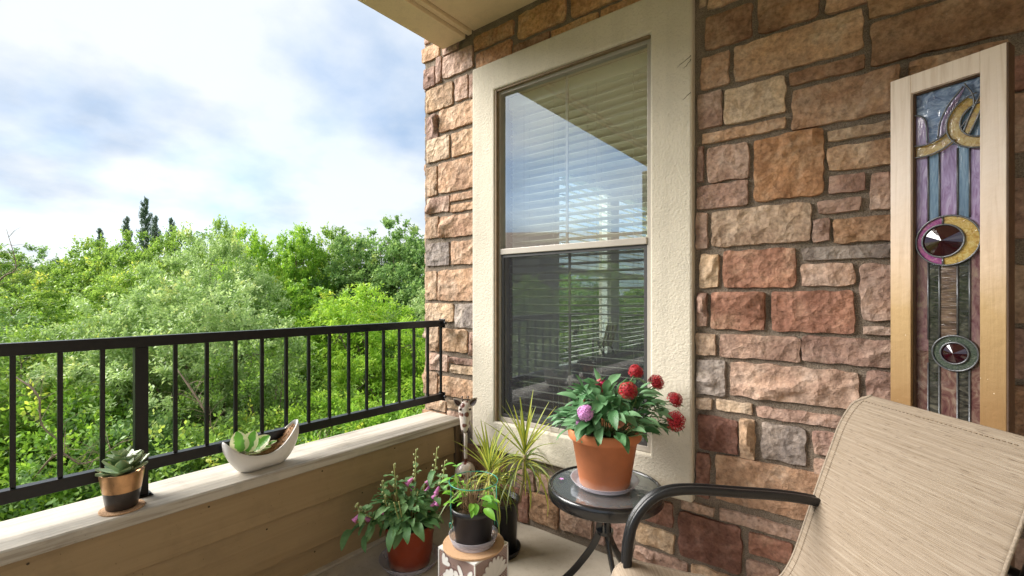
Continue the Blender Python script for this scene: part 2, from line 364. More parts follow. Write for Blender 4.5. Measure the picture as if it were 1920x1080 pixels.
def crv(pts, n=6):
    """Catmull-Rom through the points"""
    P = [Vector(p) for p in pts]; out = []
    for i in range(len(P) - 1):
        a = P[i - 1] if i else P[0] * 2 - P[1]; b = P[i]; c = P[i + 1]; d = P[i + 2] if i + 2 < len(P) else P[-1] * 2 - P[-2]
        for k in range(n):
            t = k / n
            out.append(0.5 * ((2 * b) + (c - a) * t + (2 * a - 5 * b + 4 * c - d) * t * t + (3 * b - a - 3 * c + d) * t ** 3))
    out.append(P[-1]); return out
def sweep(path, prof, up=(0, 0, 1), closed=False, scale=None, cap=True):
    """prof: list of (a, b); a along side vector, b along the up-ish normal"""
    P = [Vector(p) for p in path]; n = len(prof); V, F = [], []; upv = Vector(up)
    for i, p in enumerate(P):
        if closed: t = P[(i + 1) % len(P)] - P[i - 1]
        else: t = P[min(i + 1, len(P) - 1)] - P[max(i - 1, 0)]
        t.normalize(); s = t.cross(upv)
        if s.length < 1e-4: s = t.cross(Vector((1, 0, 0)))
        s.normalize(); u = s.cross(t)
        k = scale[i] if scale else 1.0
        for a, b in prof: V.append(p + s * a * k + u * b * k)
    m = len(P)
    for j in range(m if closed else m - 1):
        for i in range(n):
            F.append((j * n + i, ((j + 1) % m) * n + i, ((j + 1) % m) * n + (i + 1) % n, j * n + (i + 1) % n))
    if cap and not closed:
        F.append(tuple(range(n))); F.append(tuple((m - 1) * n + i for i in reversed(range(n))))
    return V, F
def circ(r, n=8, ry=None): return [(r * math.cos(2 * math.pi * i / n), (ry or r) * math.sin(2 * math.pi * i / n)) for i in range(n)]
def tube(path, r, n=8, scale=None, **k): return sweep(path, circ(r, n), scale=scale, **k)
def ellipsoid(rx, ry, rz, n=16, m=10, c=(0, 0, 0)):
    V, F = [], []
    for j in range(m + 1):
        ph = math.pi * j / m
        for i in range(n):
            a = 2 * math.pi * i / n; V.append((c[0] + rx * math.sin(ph) * math.cos(a), c[1] + ry * math.sin(ph) * math.sin(a), c[2] + rz * math.cos(ph)))
    for j in range(m):
        for i in range(n): F.append((j * n + i, (j + 1) * n + i, (j + 1) * n + (i + 1) % n, j * n + (i + 1) % n))
    return V, F
def leaf_mesh(name, L, W, curl=0.3, fold=0.15, nseg=5, shape=1.0, wave=0.0, thick=0.0, pw=0.85):
    """leaf from the origin along +Y, upper face +Z"""
    V, F, UV = [], [], []
    for i in range(nseg + 1):
        t = i / nseg
        w = W / 2 * (math.sin(math.pi * min(1, t ** shape * 0.97 + 0.02)) ** pw) + 0.0006
        ang = curl * t; y = L * (math.sin(ang) / curl if abs(curl) > 1e-3 else t); z = -L * ((1 - math.cos(ang)) / curl if abs(curl) > 1e-3 else 0)
        wv = wave * W * math.sin(t * 9)
        for sx, uu in ((-1, 0.0), (-0.5, 0.25), (0, 0.5), (0.5, 0.75), (1, 1.0)):
            V.append((sx * w, y, z + abs(sx) * w * fold * 2 + (wv * sx)) ); UV.append((uu, t))
    for i in range(nseg):
        for k in range(4): a = i * 5 + k; F.append((a, a + 1, a + 6, a + 5))
    if thick:
        n = len(V); V += [(x, y, z - thick * (1 - abs(u[0] - 0.5) * 1.6)) for (x, y, z), u in zip(V, UV)]; UV += UV
        F += [tuple(n + q for q in reversed(f)) for f in F[:nseg * 4]]
    return mesh(name, V, F, UV, smooth=True)
def aim(pos, direction, up=(0, 0, 1), roll=0.0, s=1.0):
    y = Vector(direction).normalized(); x = y.cross(Vector(up))
    if x.length < 1e-3: x = Vector((1, 0, 0))
    x.normalize(); z = x.cross(y)
    m = Matrix((x, y, z)).transposed()
    if roll: m = m @ Matrix.Rotation(roll, 3, 'Y')
    m = m * s
    m4 = m.to_4x4(); m4.translation = Vector(pos); return m4

# ------------------------------------------------------------------ the setting: balcony floor, ceiling, beam
fl = bx('floor', (-2.20, 3.2, -1.75, 1.96, -0.12, 0.0), 'concrete'); tag(fl, kind='structure')
base_lip = bx('floor_edge_strip', (-1.902, -1.872, -1.5, 1.90, 0.0, 0.012), 'concrete', bevel=0.003); tag(base_lip, kind='structure')
ce = bx('ceiling', (-1.808, 3.2, -1.55, 1.948, 2.72, 2.74), 'ceil'); tag(ce, kind='structure')
cs = bx('ceiling_slab', (-2.04, 3.2, -1.75, 1.948, 2.745, 3.05), 'beam'); tag(cs, kind='structure')
bm_ = bx('ceiling_beam', (-2.04, -1.852, -1.75, 1.925, 2.68, 2.744), 'beam', bevel=0.003); tag(bm_, kind='structure')
bm2 = bx('ceiling_trim_strip', (-1.846, -1.815, -1.55, 1.94, 2.700, 2.744), 'ceil', bevel=0.004); tag(bm2, kind='structure')
bm3 = bx('ceiling_cross_beam', (-1.85, 3.2, -1.75, -1.552, 2.66, 2.744), 'beam', bevel=0.003); tag(bm3, kind='structure')
cp = bx('corner_pillar', (-2.16, -1.90, -1.62, -1.34, -0.1, 2.68), 'sidewall', bevel=0.006); tag(cp, 'tan stucco pillar at the far end of the balcony, seen in the window reflection', 'pillar')
sw = bx('side_wall', (2.2, 2.4, -1.75, 1.95, -0.1, 2.72), 'sidewall'); tag(sw, 'tan stucco wall closing the balcony behind the patio chair', 'wall')

# ------------------------------------------------------------------ house wall with stones and window
WL = Vector((-0.6, 1.95, 0))
wall = empty('house_wall', WL, 'stone-faced house wall in tan, red and grey blocks with a tall blind-covered window', 'wall')
mv = join(box(-2.222, -1.66, 1.946, 2.12, -6.5, 3.05), box(-0.70, 3.2, 1.946, 2.12, -0.3, 3.05), box(-1.66, -0.70, 1.946, 2.12, -0.3, 0.47), box(-1.66, -0.70, 1.946, 2.12, 2.36, 3.05))
add('mortar_bed', mesh('mortar_bed', [Vector(v) - WL for v in mv[0]], mv[1]), 'mortar', wall)

def stone_mesh(w, h, seed, side=False):
    rng = random.Random(seed)
    step = 0.0105
    nx = max(4, min(44, int(w / step))); nz = max(4, min(26, int(h / step)))
    n0 = rng.uniform(0, 500)
    planes = []
    for k in range(rng.randint(4, 8)):
        a = rng.uniform(-0.075, 0.075) * min(1, w / 0.12); b = rng.uniform(-0.06, 0.06); c = rng.uniform(0.020, 0.038)
        planes.append((a, b, c, rng.uniform(-0.4, 0.4), rng.uniform(-0.4, 0.4)))
    # chips taken from the lower and side edges
    chips = [(rng.uniform(-0.5, 0.5) * w, -h / 2 + rng.uniform(-0.01, 0.02), rng.uniform(0.02, 0.05)) for _ in range(int(w / 0.07) + 1)]
    chips += [(rng.choice((-1, 1)) * w / 2, rng.uniform(-0.5, 0.5) * h, rng.uniform(0.012, 0.03)) for _ in range(2)]
    V, F = [], []
    xs = [-0.5 - 0.0] + [(-0.5 + (i + 0.5) / nx) for i in range(nx)] + [0.5]
    zs = [-0.5] + [(-0.5 + (j + 0.5) / nz) for j in range(nz)] + [0.5]
    xs = [-0.5, -0.5 + 0.003 / w] + [-0.5 + 0.003 / w + (1 - 0.006 / w) * (i + 1) / (nx) for i in range(nx - 1)] + [0.5 - 0.003 / w, 0.5]
    zs = [-0.5, -0.5 + 0.003 / h] + [-0.5 + 0.003 / h + (1 - 0.006 / h) * (j + 1) / (nz) for j in range(nz - 1)] + [0.5 - 0.003 / h, 0.5]
    sk = rng.uniform(-0.05, 0.05); sk2 = rng.uniform(-0.05, 0.05)
    for j, b in enumerate(zs):
        for i, a in enumerate(xs):
            x = a * w; z = b * h
            # outline wobble and rounded corners
            cr_ = (abs(2 * a) ** 14) * (abs(2 * b) ** 14)
            x += noise.noise(Vector((n0, z * 26, 0.0 if a < 0 else 9.0))) * 0.0075 * abs(2 * a) ** 3
            z += noise.noise(Vector((x * 22, n0, 0.0 if b < 0 else 9.0))) * 0.0075 * abs(2 * b) ** 3
            x *= 1 - cr_ * min(0.007 / w * 2, 0.2); z *= 1 - cr_ * min(0.007 / h * 2, 0.2)
            x += sk * z * 0.5; 
            d = 0.040
            for (pa, pb, pc, ox, oz) in planes:
                d = min(d, pc + pa * (a - ox) * 1.6 + pb * (b - oz) * 1.6)
            p = Vector((x * 1.0 + n0, z, n0))
            d += noise.fractal(p * 14, 0.9, 2.1, 4) * 0.0075
            d += (abs(noise.noise(p * 13 + Vector((3, 3, 3)))) - 0.25) * -0.016 + (noise.cell(p * 22 + Vector((noise.noise(p * 30), noise.noise(p * 31 + Vector((5, 5, 5))), 0))) - .5) * 0.0035
            pj = p * 17 + Vector((noise.noise(p * 25), noise.noise(p * 25 + Vector((7, 7, 7))), 0)) * .45
            pt = noise.voronoi(pj)[1][0]; tx = noise.noise(pt * 3.1 + Vector((.5, .2, .9))); tz = noise.noise(pt * 2.7 + Vector((4.2, .1, .3)))
            d += ((pj.x - pt.x) * tx + (pj.y - pt.y) * tz) * 0.011
            for (cx, cz, r) in chips:
                q = math.hypot(x - cx, (z - cz) * 1.3) / r
                if q < 1: d -= (1 - q * q) ** .6 * r * 0.36
            e = min((0.5 - abs(a)) * w, (0.5 - abs(b)) * h)
            d = max(d, 0.014)
            if i in (0, len(xs) - 1) or j in (0, len(zs) - 1): d = -0.006
            elif e < 0.0045: d = max(0.013, d * 0.86 - 0.001)
            V.append((x, -d, z) if not side else (-d, -x, z))
    m = len(xs)
    for j in range(len(zs) - 1):
        for i in range(m - 1):
            q = j * m + i; F.append((q, q + 1, q + m + 1, q + m))
    me = mesh('stone', V, F, smooth=True); me.set_sharp_from_angle(angle=R(38))
    return me
STONES=((-0.534,-0.364,2.179,2.311,'d'),(-0.557,-0.528,2.365,2.430,'b'),(-0.522,-0.383,2.340,2.396,'t'),(-0.343,-0.151,2.179,2.312,'d'),(-0.132,-0.011,2.173,2.303,'t'),(-0.426,-0.028,2.021,2.160,'t'),(-0.239,-0.024,1.955,2.003,'d'),(-0.551,-0.445,2.025,2.154,'t'),(-0.561,-0.470,1.867,2.009,'p'),(-0.462,-0.254,1.864,2.001,'b'),(-0.544,-0.253,1.806,1.847,'t'),(-0.233,0.067,1.793,1.934,'t'),(-0.008,0.361,1.955,2.098,'d'),(-0.013,0.181,2.113,2.207,'d'),(0.089,0.307,1.896,1.938,'t'),(-0.125,0.080,1.729,1.766,'b'),(-0.125,0.086,1.624,1.709,'t'),(-0.123,-0.022,1.547,1.609,'p'),(-0.007,0.102,1.477,1.597,'p'),(-0.357,-0.137,1.550,1.783,'o'),(-0.524,-0.377,1.646,1.785,'p'),(-0.565,-0.540,1.656,1.796,'m'),(-0.565,-0.377,1.543,1.639,'p'),(-0.510,-0.174,1.389,1.530,'b'),(-0.572,-0.526,1.383,1.533,'p'),(-0.555,-0.482,1.228,1.360,'y'),(-0.466,-0.220,1.226,1.370,'r'),(-0.154,-0.032,1.481,1.528,'m'),(-0.170,-0.120,1.385,1.465,'p'),(-0.110,0.082,1.375,1.459,'d'),(-0.202,0.102,1.320,1.365,'g'),(-0.205,-0.052,1.229,1.306,'p'),(-0.035,0.082,1.114,1.299,'p'),(-0.567,-0.526,1.072,1.207,'m'),(-0.512,-0.320,1.063,1.210,'r'),(-0.299,-0.052,1.064,1.212,'r'),(-0.571,-0.494,0.955,1.043,'b'),(-0.478,-0.206,0.955,1.044,'m'),(-0.203,0.082,0.959,1.050,'m'),(-0.029,0.082,1.065,1.093,'p'),(-0.567,-0.458,0.798,0.938,'g'),(-0.441,-0.037,0.807,0.937,'p'),(-0.020,0.089,0.839,0.945,'m'),(-0.572,-0.508,0.737,0.781,'b'),(-0.492,-0.363,0.743,0.785,'b'),(-0.348,-0.039,0.738,0.779,'p'),(-0.561,-0.414,0.577,0.713,'k'),(-0.407,-0.355,0.572,0.722,'y'),(-0.332,-0.190,0.587,0.719,'g'),(-0.171,-0.039,0.636,0.719,'m'),(-0.167,-0.039,0.564,0.619,'p'),(-0.572,-0.518,0.382,0.558,'k'),(-0.494,-0.113,0.390,0.570,'t'),(-0.482,-0.206,0.310,0.356,'p'),(-0.631,-0.502,0.314,0.351,'p'),(-0.640,-0.399,0.119,0.299,'k'),(-0.374,-0.231,0.216,0.295,'r'),(-0.383,-0.273,0.111,0.189,'p'),(-0.809,-0.664,0.217,0.322,'k'),(-0.826,-0.658,0.111,0.195,'y'),(-0.834,-0.601,0.034,0.092,'p'),(-1.406,-1.233,0.034,0.182,'d'),(-1.218,-1.044,0.045,0.166,'p'),(-1.030,-0.981,0.040,0.152,'p'),(-0.962,-0.851,0.040,0.174,'p'),(-1.490,-1.379,0.187,0.287,'p'),(-1.362,-1.243,0.200,0.288,'p'),(-2.246,-2.090,2.663,2.752,'t'),(-2.221,-2.181,2.777,2.810,'p'),(-2.231,-2.128,2.495,2.617,'m'),(-2.118,-2.071,2.503,2.659,'p'),(-2.057,-1.810,2.509,2.641,'p'),(-2.206,-1.970,2.338,2.481,'y'),(-1.952,-1.848,2.347,2.481,'p'),(-1.835,-1.785,2.339,2.473,'p'),(-2.201,-2.099,2.164,2.309,'m'),(-2.090,-1.789,2.191,2.325,'t'),(-2.201,-2.001,2.026,2.170,'b'),(-1.979,-1.785,2.023,2.163,'t'),(-2.201,-2.109,1.816,1.997,'y'),(-2.094,-1.785,1.820,2.002,'t'),(-2.196,-2.001,1.707,1.801,'m'),(-1.988,-1.785,1.760,1.801,'t'),(-1.988,-1.785,1.695,1.739,'t'),(-2.211,-2.094,1.555,1.687,'y'),(-2.080,-1.797,1.548,1.676,'t'),(-2.211,-2.001,1.382,1.522,'g'),(-1.983,-1.789,1.382,1.519,'t'),(-2.211,-2.109,1.174,1.348,'y'),(-2.099,-1.789,1.168,1.353,'t'),(-2.211,-1.965,1.041,1.151,'y'),(-1.952,-1.785,1.011,1.150,'g'),(-2.191,-2.094,0.858,1.006,'y'),(-2.066,-1.852,0.865,0.998,'t'),(-1.835,-1.785,0.849,0.992,'m'),(-2.001,-1.785,0.796,0.830,'m'),(-2.201,-2.015,0.740,0.841,'p'),(-1.988,-1.789,0.740,0.787,'b'),(-2.231,-2.104,0.586,0.721,'y'),(-2.090,-1.802,0.599,0.709,'t'),(-2.201,-2.029,0.495,0.560,'y'),(-2.015,-1.886,0.526,0.576,'b'),(-1.797,-1.512,2.592,2.674,'o'),(-1.781,-1.526,2.489,2.574,'o'),(-1.479,-1.187,2.549,2.682,'o'),(-1.512,-1.284,2.485,2.529,'d'),(-1.268,-1.008,2.480,2.523,'o'),(-1.157,-0.876,2.542,2.681,'o'),(-0.997,-0.766,2.483,2.521,'o'),(0.081,0.435,2.217,2.398,'p'),(-2.185,-1.755,0.006,0.176,'p'),(0.895,1.261,0.026,0.244,'p'),(-0.101,0.330,2.410,2.584,'m'),(0.367,0.772,1.112,1.346,'t'),(0.258,0.661,0.544,0.750,'t'),(0.096,0.489,1.607,1.774,'p'),(0.782,1.164,2.032,2.253,'y'),(0.965,1.388,1.247,1.467,'p'),(0.259,0.649,0.007,0.175,'k'),(-0.864,-0.475,2.532,2.719,'b'),(0.626,1.021,0.255,0.433,'y'),(0.552,0.974,0.761,0.954,'d'),(0.954,1.351,2.264,2.447,'p'),(1.033,1.416,0.255,0.422,'p'),(-0.205,0.164,0.005,0.192,'m'),(-0.194,0.158,0.202,0.374,'d'),(0.501,0.842,1.462,1.688,'b'),(-2.243,-1.911,0.187,0.373,'d'),(0.501,0.806,1.698,1.889,'t'),(1.036,1.391,1.478,1.673,'p'),(1.020,1.410,1.685,1.851,'p'),(0.815,1.171,0.966,1.152,'p'),(1.272,1.644,0.008,0.189,'g'),(-0.464,-0.152,2.408,2.580,'t'),(1.136,1.574,0.665,0.872,'p'),(0.175,0.502,0.189,0.351,'b'),(0.937,1.360,0.446,0.605,'y'),(0.448,0.768,2.081,2.292,'p'),(1.176,1.519,1.863,2.035,'p'),(1.181,1.561,0.884,1.085,'p'),(0.344,0.667,2.410,2.598,'t'),(-1.897,-1.572,0.189,0.342,'d'),(0.100,0.465,0.764,0.937,'d'),(0.094,0.425,0.958,1.101,'m'),(0.680,1.054,2.457,2.640,'p'),(1.177,1.522,2.047,2.225,'y'),(1.400,1.725,1.095,1.291,'t'),(1.066,1.416,2.458,2.642,'g'),(0.817,1.156,1.863,2.020,'d'),(1.372,1.702,0.436,0.603,'p'),(1.384,1.748,2.237,2.433,'y'),(-0.102,0.235,0.385,0.550,'g'),(0.372,0.723,1.903,2.069,'g'),(-1.744,-1.417,0.005,0.175,'k'),(-1.220,-0.913,0.185,0.345,'p'),(0.113,0.488,1.360,1.532,'p'),(1.400,1.734,1.305,1.465,'r'),(1.423,1.707,1.478,1.704,'b'),(1.427,1.694,0.200,0.406,'t'),(1.428,1.687,2.447,2.654,'p'),(-0.462,-0.056,2.594,2.718,'p'),(0.245,0.614,0.362,0.492,'p'),(0.435,0.778,0.964,1.095,'d'),(-0.042,0.320,2.596,2.720,'p'),(0.671,1.010,0.618,0.749,'g'),(1.531,1.747,1.714,1.953,'p'),(0.673,0.875,0.445,0.598,'b'),(0.095,0.356,1.113,1.282,'b'),(-0.028,0.192,0.561,0.711,'y'),(0.659,0.870,0.006,0.174,'t'),(1.181,1.388,1.098,1.236,'k'),(1.533,1.749,1.963,2.129,'r'),(0.447,0.790,2.304,2.399,'t'),(0.330,0.667,2.610,2.720,'p'),(0.499,0.785,1.360,1.451,'k'),(-0.589,-0.254,0.009,0.100,'t'),(0.797,0.952,1.162,1.358,'p'),(0.853,1.021,1.478,1.663,'k'),(1.584,1.750,0.614,0.817,'p'),(-2.016,-1.867,0.386,0.509,'p'),(-0.141,0.018,2.313,2.398,'d'),(0.079,0.237,1.785,1.886,'t'),(0.985,1.124,0.761,0.899,'p'),(1.575,1.728,0.882,1.002,'p'),(0.800,0.943,2.266,2.385,'y'),(0.817,1.008,1.699,1.795,'b'),(1.533,1.749,2.140,2.224,'p'),(0.513,0.736,0.186,0.242,'g'),(-2.242,-2.027,0.386,0.484,'d'),(0.192,0.399,2.111,2.202,'t'),(0.679,0.883,2.651,2.719,'g'),(0.894,1.106,2.653,2.719,'k'),(-0.901,-0.819,0.206,0.341,'p'),(0.797,0.928,1.368,1.451,'b'),(0.247,0.373,1.787,1.884,'k'),(-0.027,0.090,0.725,0.827,'g'),(1.657,1.747,0.008,0.125,'t'),(1.423,1.519,1.715,1.837,'t'),(0.476,0.540,0.762,0.891,'t'),(1.021,1.115,0.616,0.746,'y'),(1.120,1.251,2.654,2.716,'y'),(0.963,1.109,1.162,1.234,'p'),(1.272,1.415,0.200,0.245,'g'),(-2.057,-1.929,2.652,2.718,'m'),(0.112,0.255,1.543,1.594,'g'),(-0.372,-0.226,2.325,2.394,'p'),(1.573,1.714,1.015,1.085,'y'),(0.112,0.246,1.293,1.348,'r'),(1.263,1.412,2.654,2.719,'m'))

for i, (x0, x1, z0, z1, k) in enumerate(STONES):
    g_ = .0022
    x0 -= g_; x1 += g_; z0 -= g_; z1 += g_
    if x1 > -1.788 and x0 < -.572 and z1 > .355 and z0 < 2.478:
        if (x0 + x1) / 2 < -1.785: x1 = min(x1, -1.788)
        elif (x0 + x1) / 2 > -.575: x0 = max(x0, -.572)
        elif z0 > 1: z0 = max(z0, 2.478)
        else: z1 = min(z1, .355)
    me = stone_mesh(x1 - x0, z1 - z0, 100 + i)
    add('stone', me, 'st_' + k, wall, loc=Vector(((x0 + x1) / 2, 1.948, (z0 + z1) / 2)) - WL)
# the short return of the wall at its outer corner
rng = random.Random(4); z = 0.02; i = 0
while z < 2.9:
    h = rng.choice((0.09, 0.13, 0.17, 0.2)); w = 0.165
    add('stone', stone_mesh(w, h - 0.012, 900 + i, side=True), 'st_' + rng.choice('tybgt'), wall, loc=Vector((-2.220, 2.03, z + h / 2)) - WL)
    z += h; i += 1

# stucco surround of the window
TX0, TX1, TZ0, TZ1 = -1.785, -0.575, 0.357, 2.476
OX0, OX1, OZ0, OZ1 = -1.622, -0.750, 0.514, 2.318
def ring_mesh(name, o, i_, y0, y1, c):
    (a0, a1, b0, b1), (c0, c1, d0, d1) = o, i_
    V = []
    for y in (y0, y1):
        V += [(a0, y, b0), (a1, y, b0), (a1, y, b1), (a0, y, b1), (c0, y, d0), (c1, y, d0), (c1, y, d1), (c0, y, d1)]
    F = []
    for k in range(4):
        n = (k + 1) % 4
        F.append((k, n, 4 + n, 4 + k)); F.append((8 + k, 12 + k, 12 + n, 8 + n)); F.append((k, 8 + k, 8 + n, n)); F.append((4 + k, 4 + n, 12 + n, 12 + k))
    return mesh(name, [Vector(v) - c for v in V], F)
add('window_surround', ring_mesh('window_surround', (TX0, TX1, TZ0, TZ1), (OX0, OX1, OZ0, OZ1), 1.908, 2.0, WL), 'trim', wall, bevel=0.009)
# window unit
wf = add('window_frame', ring_mesh('window_frame', (OX0 + .002, OX1 - .002, OZ0 + .002, OZ1 - .002), (OX0 + .024, OX1 - .024, OZ0 + .026, OZ1 - .026), 1.936, 1.992, WL), 'vinyl', wall, bevel=0.002)
def wsub(name, b, mat, bevel=0.0):
    V, F = box(*b); c = Vector(((b[0] + b[1]) / 2, (b[2] + b[3]) / 2, (b[4] + b[5]) / 2))
    return add(name, mesh(name, [Vector(v) - c for v in V], F), mat, wf, loc=c - WL, bevel=bevel)
wsub('seal_strip', (OX0 + .0005, OX0 + .010, 1.914, 1.936, OZ0 + .004, OZ1 - .004), 'vinyl_dark')
wsub('seal_strip', (OX0 + .012, OX1 - .004, 1.918, 1.936, OZ1 - .010, OZ1 - .001), 'vinyl_dark')
ZM = 1.437
wsub('meeting_rail', (OX0 + .0245, OX1 - .0245, 1.930, 1.975, ZM - .017, ZM + .014), 'vinyl', 0.003)
wsub('pane', (OX0 + .025, OX1 - .025, 1.954, 1.958, ZM + .015, OZ1 - .027), 'pane')
wsub('pane', (OX0 + .025, OX1 - .025, 1.979, 1.983, OZ0 + .027, ZM - .018), 'pane')
wsub('muntin', (-1.200, -1.188, 1.959, 1.967, ZM + .015, OZ1 - .027), 'vinyl')
wsub('muntin', (-1.200, -1.188, 1.984, 1.991, OZ0 + .027, ZM - .018), 'vinyl')
sf = ring_mesh('screen_frame', (OX0 + .0255, OX1 - .0255, OZ0 + .0275, ZM - .0180), (OX0 + .040, OX1 - .040, OZ0 + .043, ZM - .033), 1.940, 1.950, WL)
add('screen_frame', sf, 'screen_frame', wf, bevel=0.001)
wsub('insect_screen', (OX0 + .0405, OX1 - .0405, 1.9445, 1.9452, OZ0 + .0435, ZM - .0335), 'screen')

# ------------------------------------------------------------------ blinds behind the glass
bl = empty('window_blind', (-1.186, 2.04, 2.26), 'cream horizontal slat blind hanging open behind the tall window', 'blind')
def bsub(name, b, mat, rx=0.0):
    V, F = box(*b); c = Vector(((b[0] + b[1]) / 2, (b[2] + b[3]) / 2, (b[4] + b[5]) / 2))
    return add(name, mesh(name, [Vector(v) - c for v in V], F), mat, bl, loc=c - bl.location, rot=(rx, 0, 0))
bsub('head_rail', (-1.60, -0.772, 2.012, 2.072, 2.235, 2.298), 'blind')
V, F = [], []
for i in range(7):
    t = i / 6 - 0.5; V += [(-0.412, t * 0.048, 0.0022 * (1 - 4 * t * t)), (0.412, t * 0.048, 0.0022 * (1 - 4 * t * t))]
for i in range(6): F.append((2 * i, 2 * i + 1, 2 * i + 3, 2 * i + 2))
n = len(V); V += [(x, y, z - 0.0022) for x, y, z in V]; F += [tuple(q + n for q in reversed(f)) for f in F]
F += [(0, 2 * 6, 2 * 6 + n, n)[::-1]] and []
slat_me = mesh('slat', V, [(2 * i, 2 * i + 1, 2 * i + 3, 2 * i + 2) for i in range(6)] + [(n + 2 * i + 2, n + 2 * i + 3, n + 2 * i + 1, n + 2 * i) for i in range(6)] + [(0, n, n + 1, 1), (12, 13, n + 13, n + 12)] , smooth=False)
rng = random.Random(2); z = 2.212; k = 0
while z > 0.56:
    add('slat', slat_me, 'blind', bl, loc=Vector((-1.186 + rng.uniform(-.002, .002), 2.042, z)) - bl.location, rot=(R(-9 + rng.uniform(-1.2, 1.2)), R(rng.uniform(-.12, .12)), 0))
    z -= 0.0425; k += 1
bsub('bottom_rail', (-1.598, -0.774, 2.018, 2.066, 0.535, 0.552), 'blind')
for x in (-1.50, -1.31, -1.06, -0.87):
    for y in (2.0165, 2.067): bsub('ladder_cord', (x - .0007, x + .0007, y - .0007, y + .0007, 0.55, 2.235), 'cord')
bsub('lift_cord', (-1.105, -1.1035, 2.010, 2.0115, 1.0, 2.24), 'cord')

# ------------------------------------------------------------------ the room behind the window
rm = empty('room', (-0.5, 4.0, 0), 'dim furnished room seen through the blinds, lit by windows in its far side', 'room')
def rbox(name, b, mat): return bx(name, b, mat, rm)
rbox('room_floor', (-2.199, 1.6, 2.12, 6.3, -0.05, 0.0), 'room_dark')
rbox('room_ceiling', (-2.199, 1.6, 2.12, 6.3, 2.72, 2.80), 'room')
for b in ((-2.199, -0.9, 0, 2.8), (1.2, 1.6, 0, 2.8), (-0.9, 1.2, 0, .5), (-0.9, 1.2, 2.4, 2.8)):  # wall pieces round an unseen opening, added to brighten the blind slats
    rbox('back_wall', (b[0], b[1], 6.3, 6.42, b[2], b[3]), 'room')
rbox('end_wall', (1.6, 1.7, 2.12, 2.8, -0.05, 2.8), 'room'); rbox('end_wall', (1.6, 1.7, 5.2, 6.4, -0.05, 2.8), 'room')  # unseen gap between the pieces, added to let more light into the room
# left wall with two tall windows
RX0, RX1 = -2.20, -2.10
for b in ((2.12, 3.30, 0, 2.72), (4.30, 4.48, 0, 2.72), (5.55, 6.3, 0, 2.72), (3.30, 4.30, 0, 0.55), (3.30, 4.30, 2.30, 2.72), (4.48, 5.55, 0, 0.55), (4.48, 5.55, 2.30, 2.72)):
    rbox('side_wall_panel', (RX0, RX1, b[0], b[1], b[2], b[3]), 'room')
    rbox('outer_cladding', (-2.232, -2.2005, b[0] + (.0005 if b[0] > 2.2 else .005), b[1] - .0005, b[2] if b[2] else -6.5, b[3] if b[3] < 2.7 else 3.05), 'sidewall')
for (a, b) in ((3.30, 4.30), (4.48, 5.55)):
    fr = add('far_window_frame', None or mesh('far_window_frame', *join(box(-.02, .03, a - 4, a - 4 + .05, .55, 2.3), box(-.02, .03, b - 4 - .05, b - 4, .55, 2.3), box(-.02, .03, a - 4 + .05, b - 4 - .05, .55, .60), box(-.02, .03, a - 4 + .05, b - 4 - .05, 2.25, 2.30), box(-.02, .03, a - 4 + .05, b - 4 - .05, 1.40, 1.45))), 'white_frame', rm, loc=(-1.645, 0, 0))
    add('pane', mesh('pane', *box(-.003, .003, a - 4 + .05, b - 4 - .05, .60, 2.25)), 'pane_plain', fr)
    zz = 0.62
    sl = []
    while zz < 2.26: sl.append(box(0.045, 0.085, a - 4 + .02, b - 4 - .02, zz, zz + .003)); zz += 0.045
    o = add('far_blind_slats', mesh('far_blind_slats', *join(*sl)), 'blind', fr)
tb = empty('chest', (-2.02, 4.35, 0), 'low dark chest inside the room below the far window', 'chest')
bx('chest_body', (-2.08, -1.50, 3.62, 5.4, 0.06, 0.60), 'furn', tb, bevel=0.01)
bx('chest_top', (-2.09, -1.48, 3.60, 5.42, 0.601, 0.635), 'furn', tb, bevel=0.006)
sof = empty('sofa', (-1.2, 3.3, 0), 'dark sofa inside the room close behind the blinds', 'sofa')
bx('sofa_seat', (-2.05, -0.2, 2.75, 3.5, 0.1, 0.42), 'furn', sof, bevel=0.05)
bx('sofa_back', (-2.05, -0.2, 2.55, 2.74, 0.1, 0.62), 'furn', sof, bevel=0.05)
bx('sofa_arm', (-0.19, 0.02, 2.55, 3.5, 0.1, 0.58), 'furn', sof, bevel=0.05)
mc = empty('miniature_chair', (-1.95, 3.90, 0.635), 'small carved lounge chair ornament with a tan back, on the dark chest indoors', 'ornament')
M['tanwood'] = simple('tan_wood', (0.5, 0.42, 0.25), 0.6)
add('backrest', mesh('backrest', *join(*[sweep([(x, 0.0, .10), (x, -.05, .19), (x, -.09, .30)], [(-.011, -.004), (.011, -.004), (.011, .004), (-.011, .004)], up=(0, 1, 0)) for x in (-.045, -.015, .015, .045)])), 'tanwood', mc, rot=(0, 0, R(60)))
add('seat', mesh('seat', *sweep([(0, 0.01, .10), (0, .08, .11), (0, .15, .125)], [(-.055, -.005), (.055, -.005), (.055, .005), (-.055, .005)])), 'furn', mc, rot=(0, 0, R(60)))
for sx in (-1, 1):
    add('arm', mesh('arm', *box(sx * .06 - .012, sx * .06 + .012, -.03, .15, .155, .163)), 'furn', mc, rot=(0, 0, R(60)))
    add('leg', mesh('leg', *box(sx * .06 - .006, sx * .06 + .006, .13, .142, 0, .155)), 'furn', mc, rot=(0, 0, R(60)))
    add('leg', mesh('leg', *sweep([(sx * .06, -.07, 0), (sx * .06, .02, .10)], [(-.006, -.006), (.006, -.006), (.006, .006), (-.006, .006)])), 'furn', mc, rot=(0, 0, R(60)))

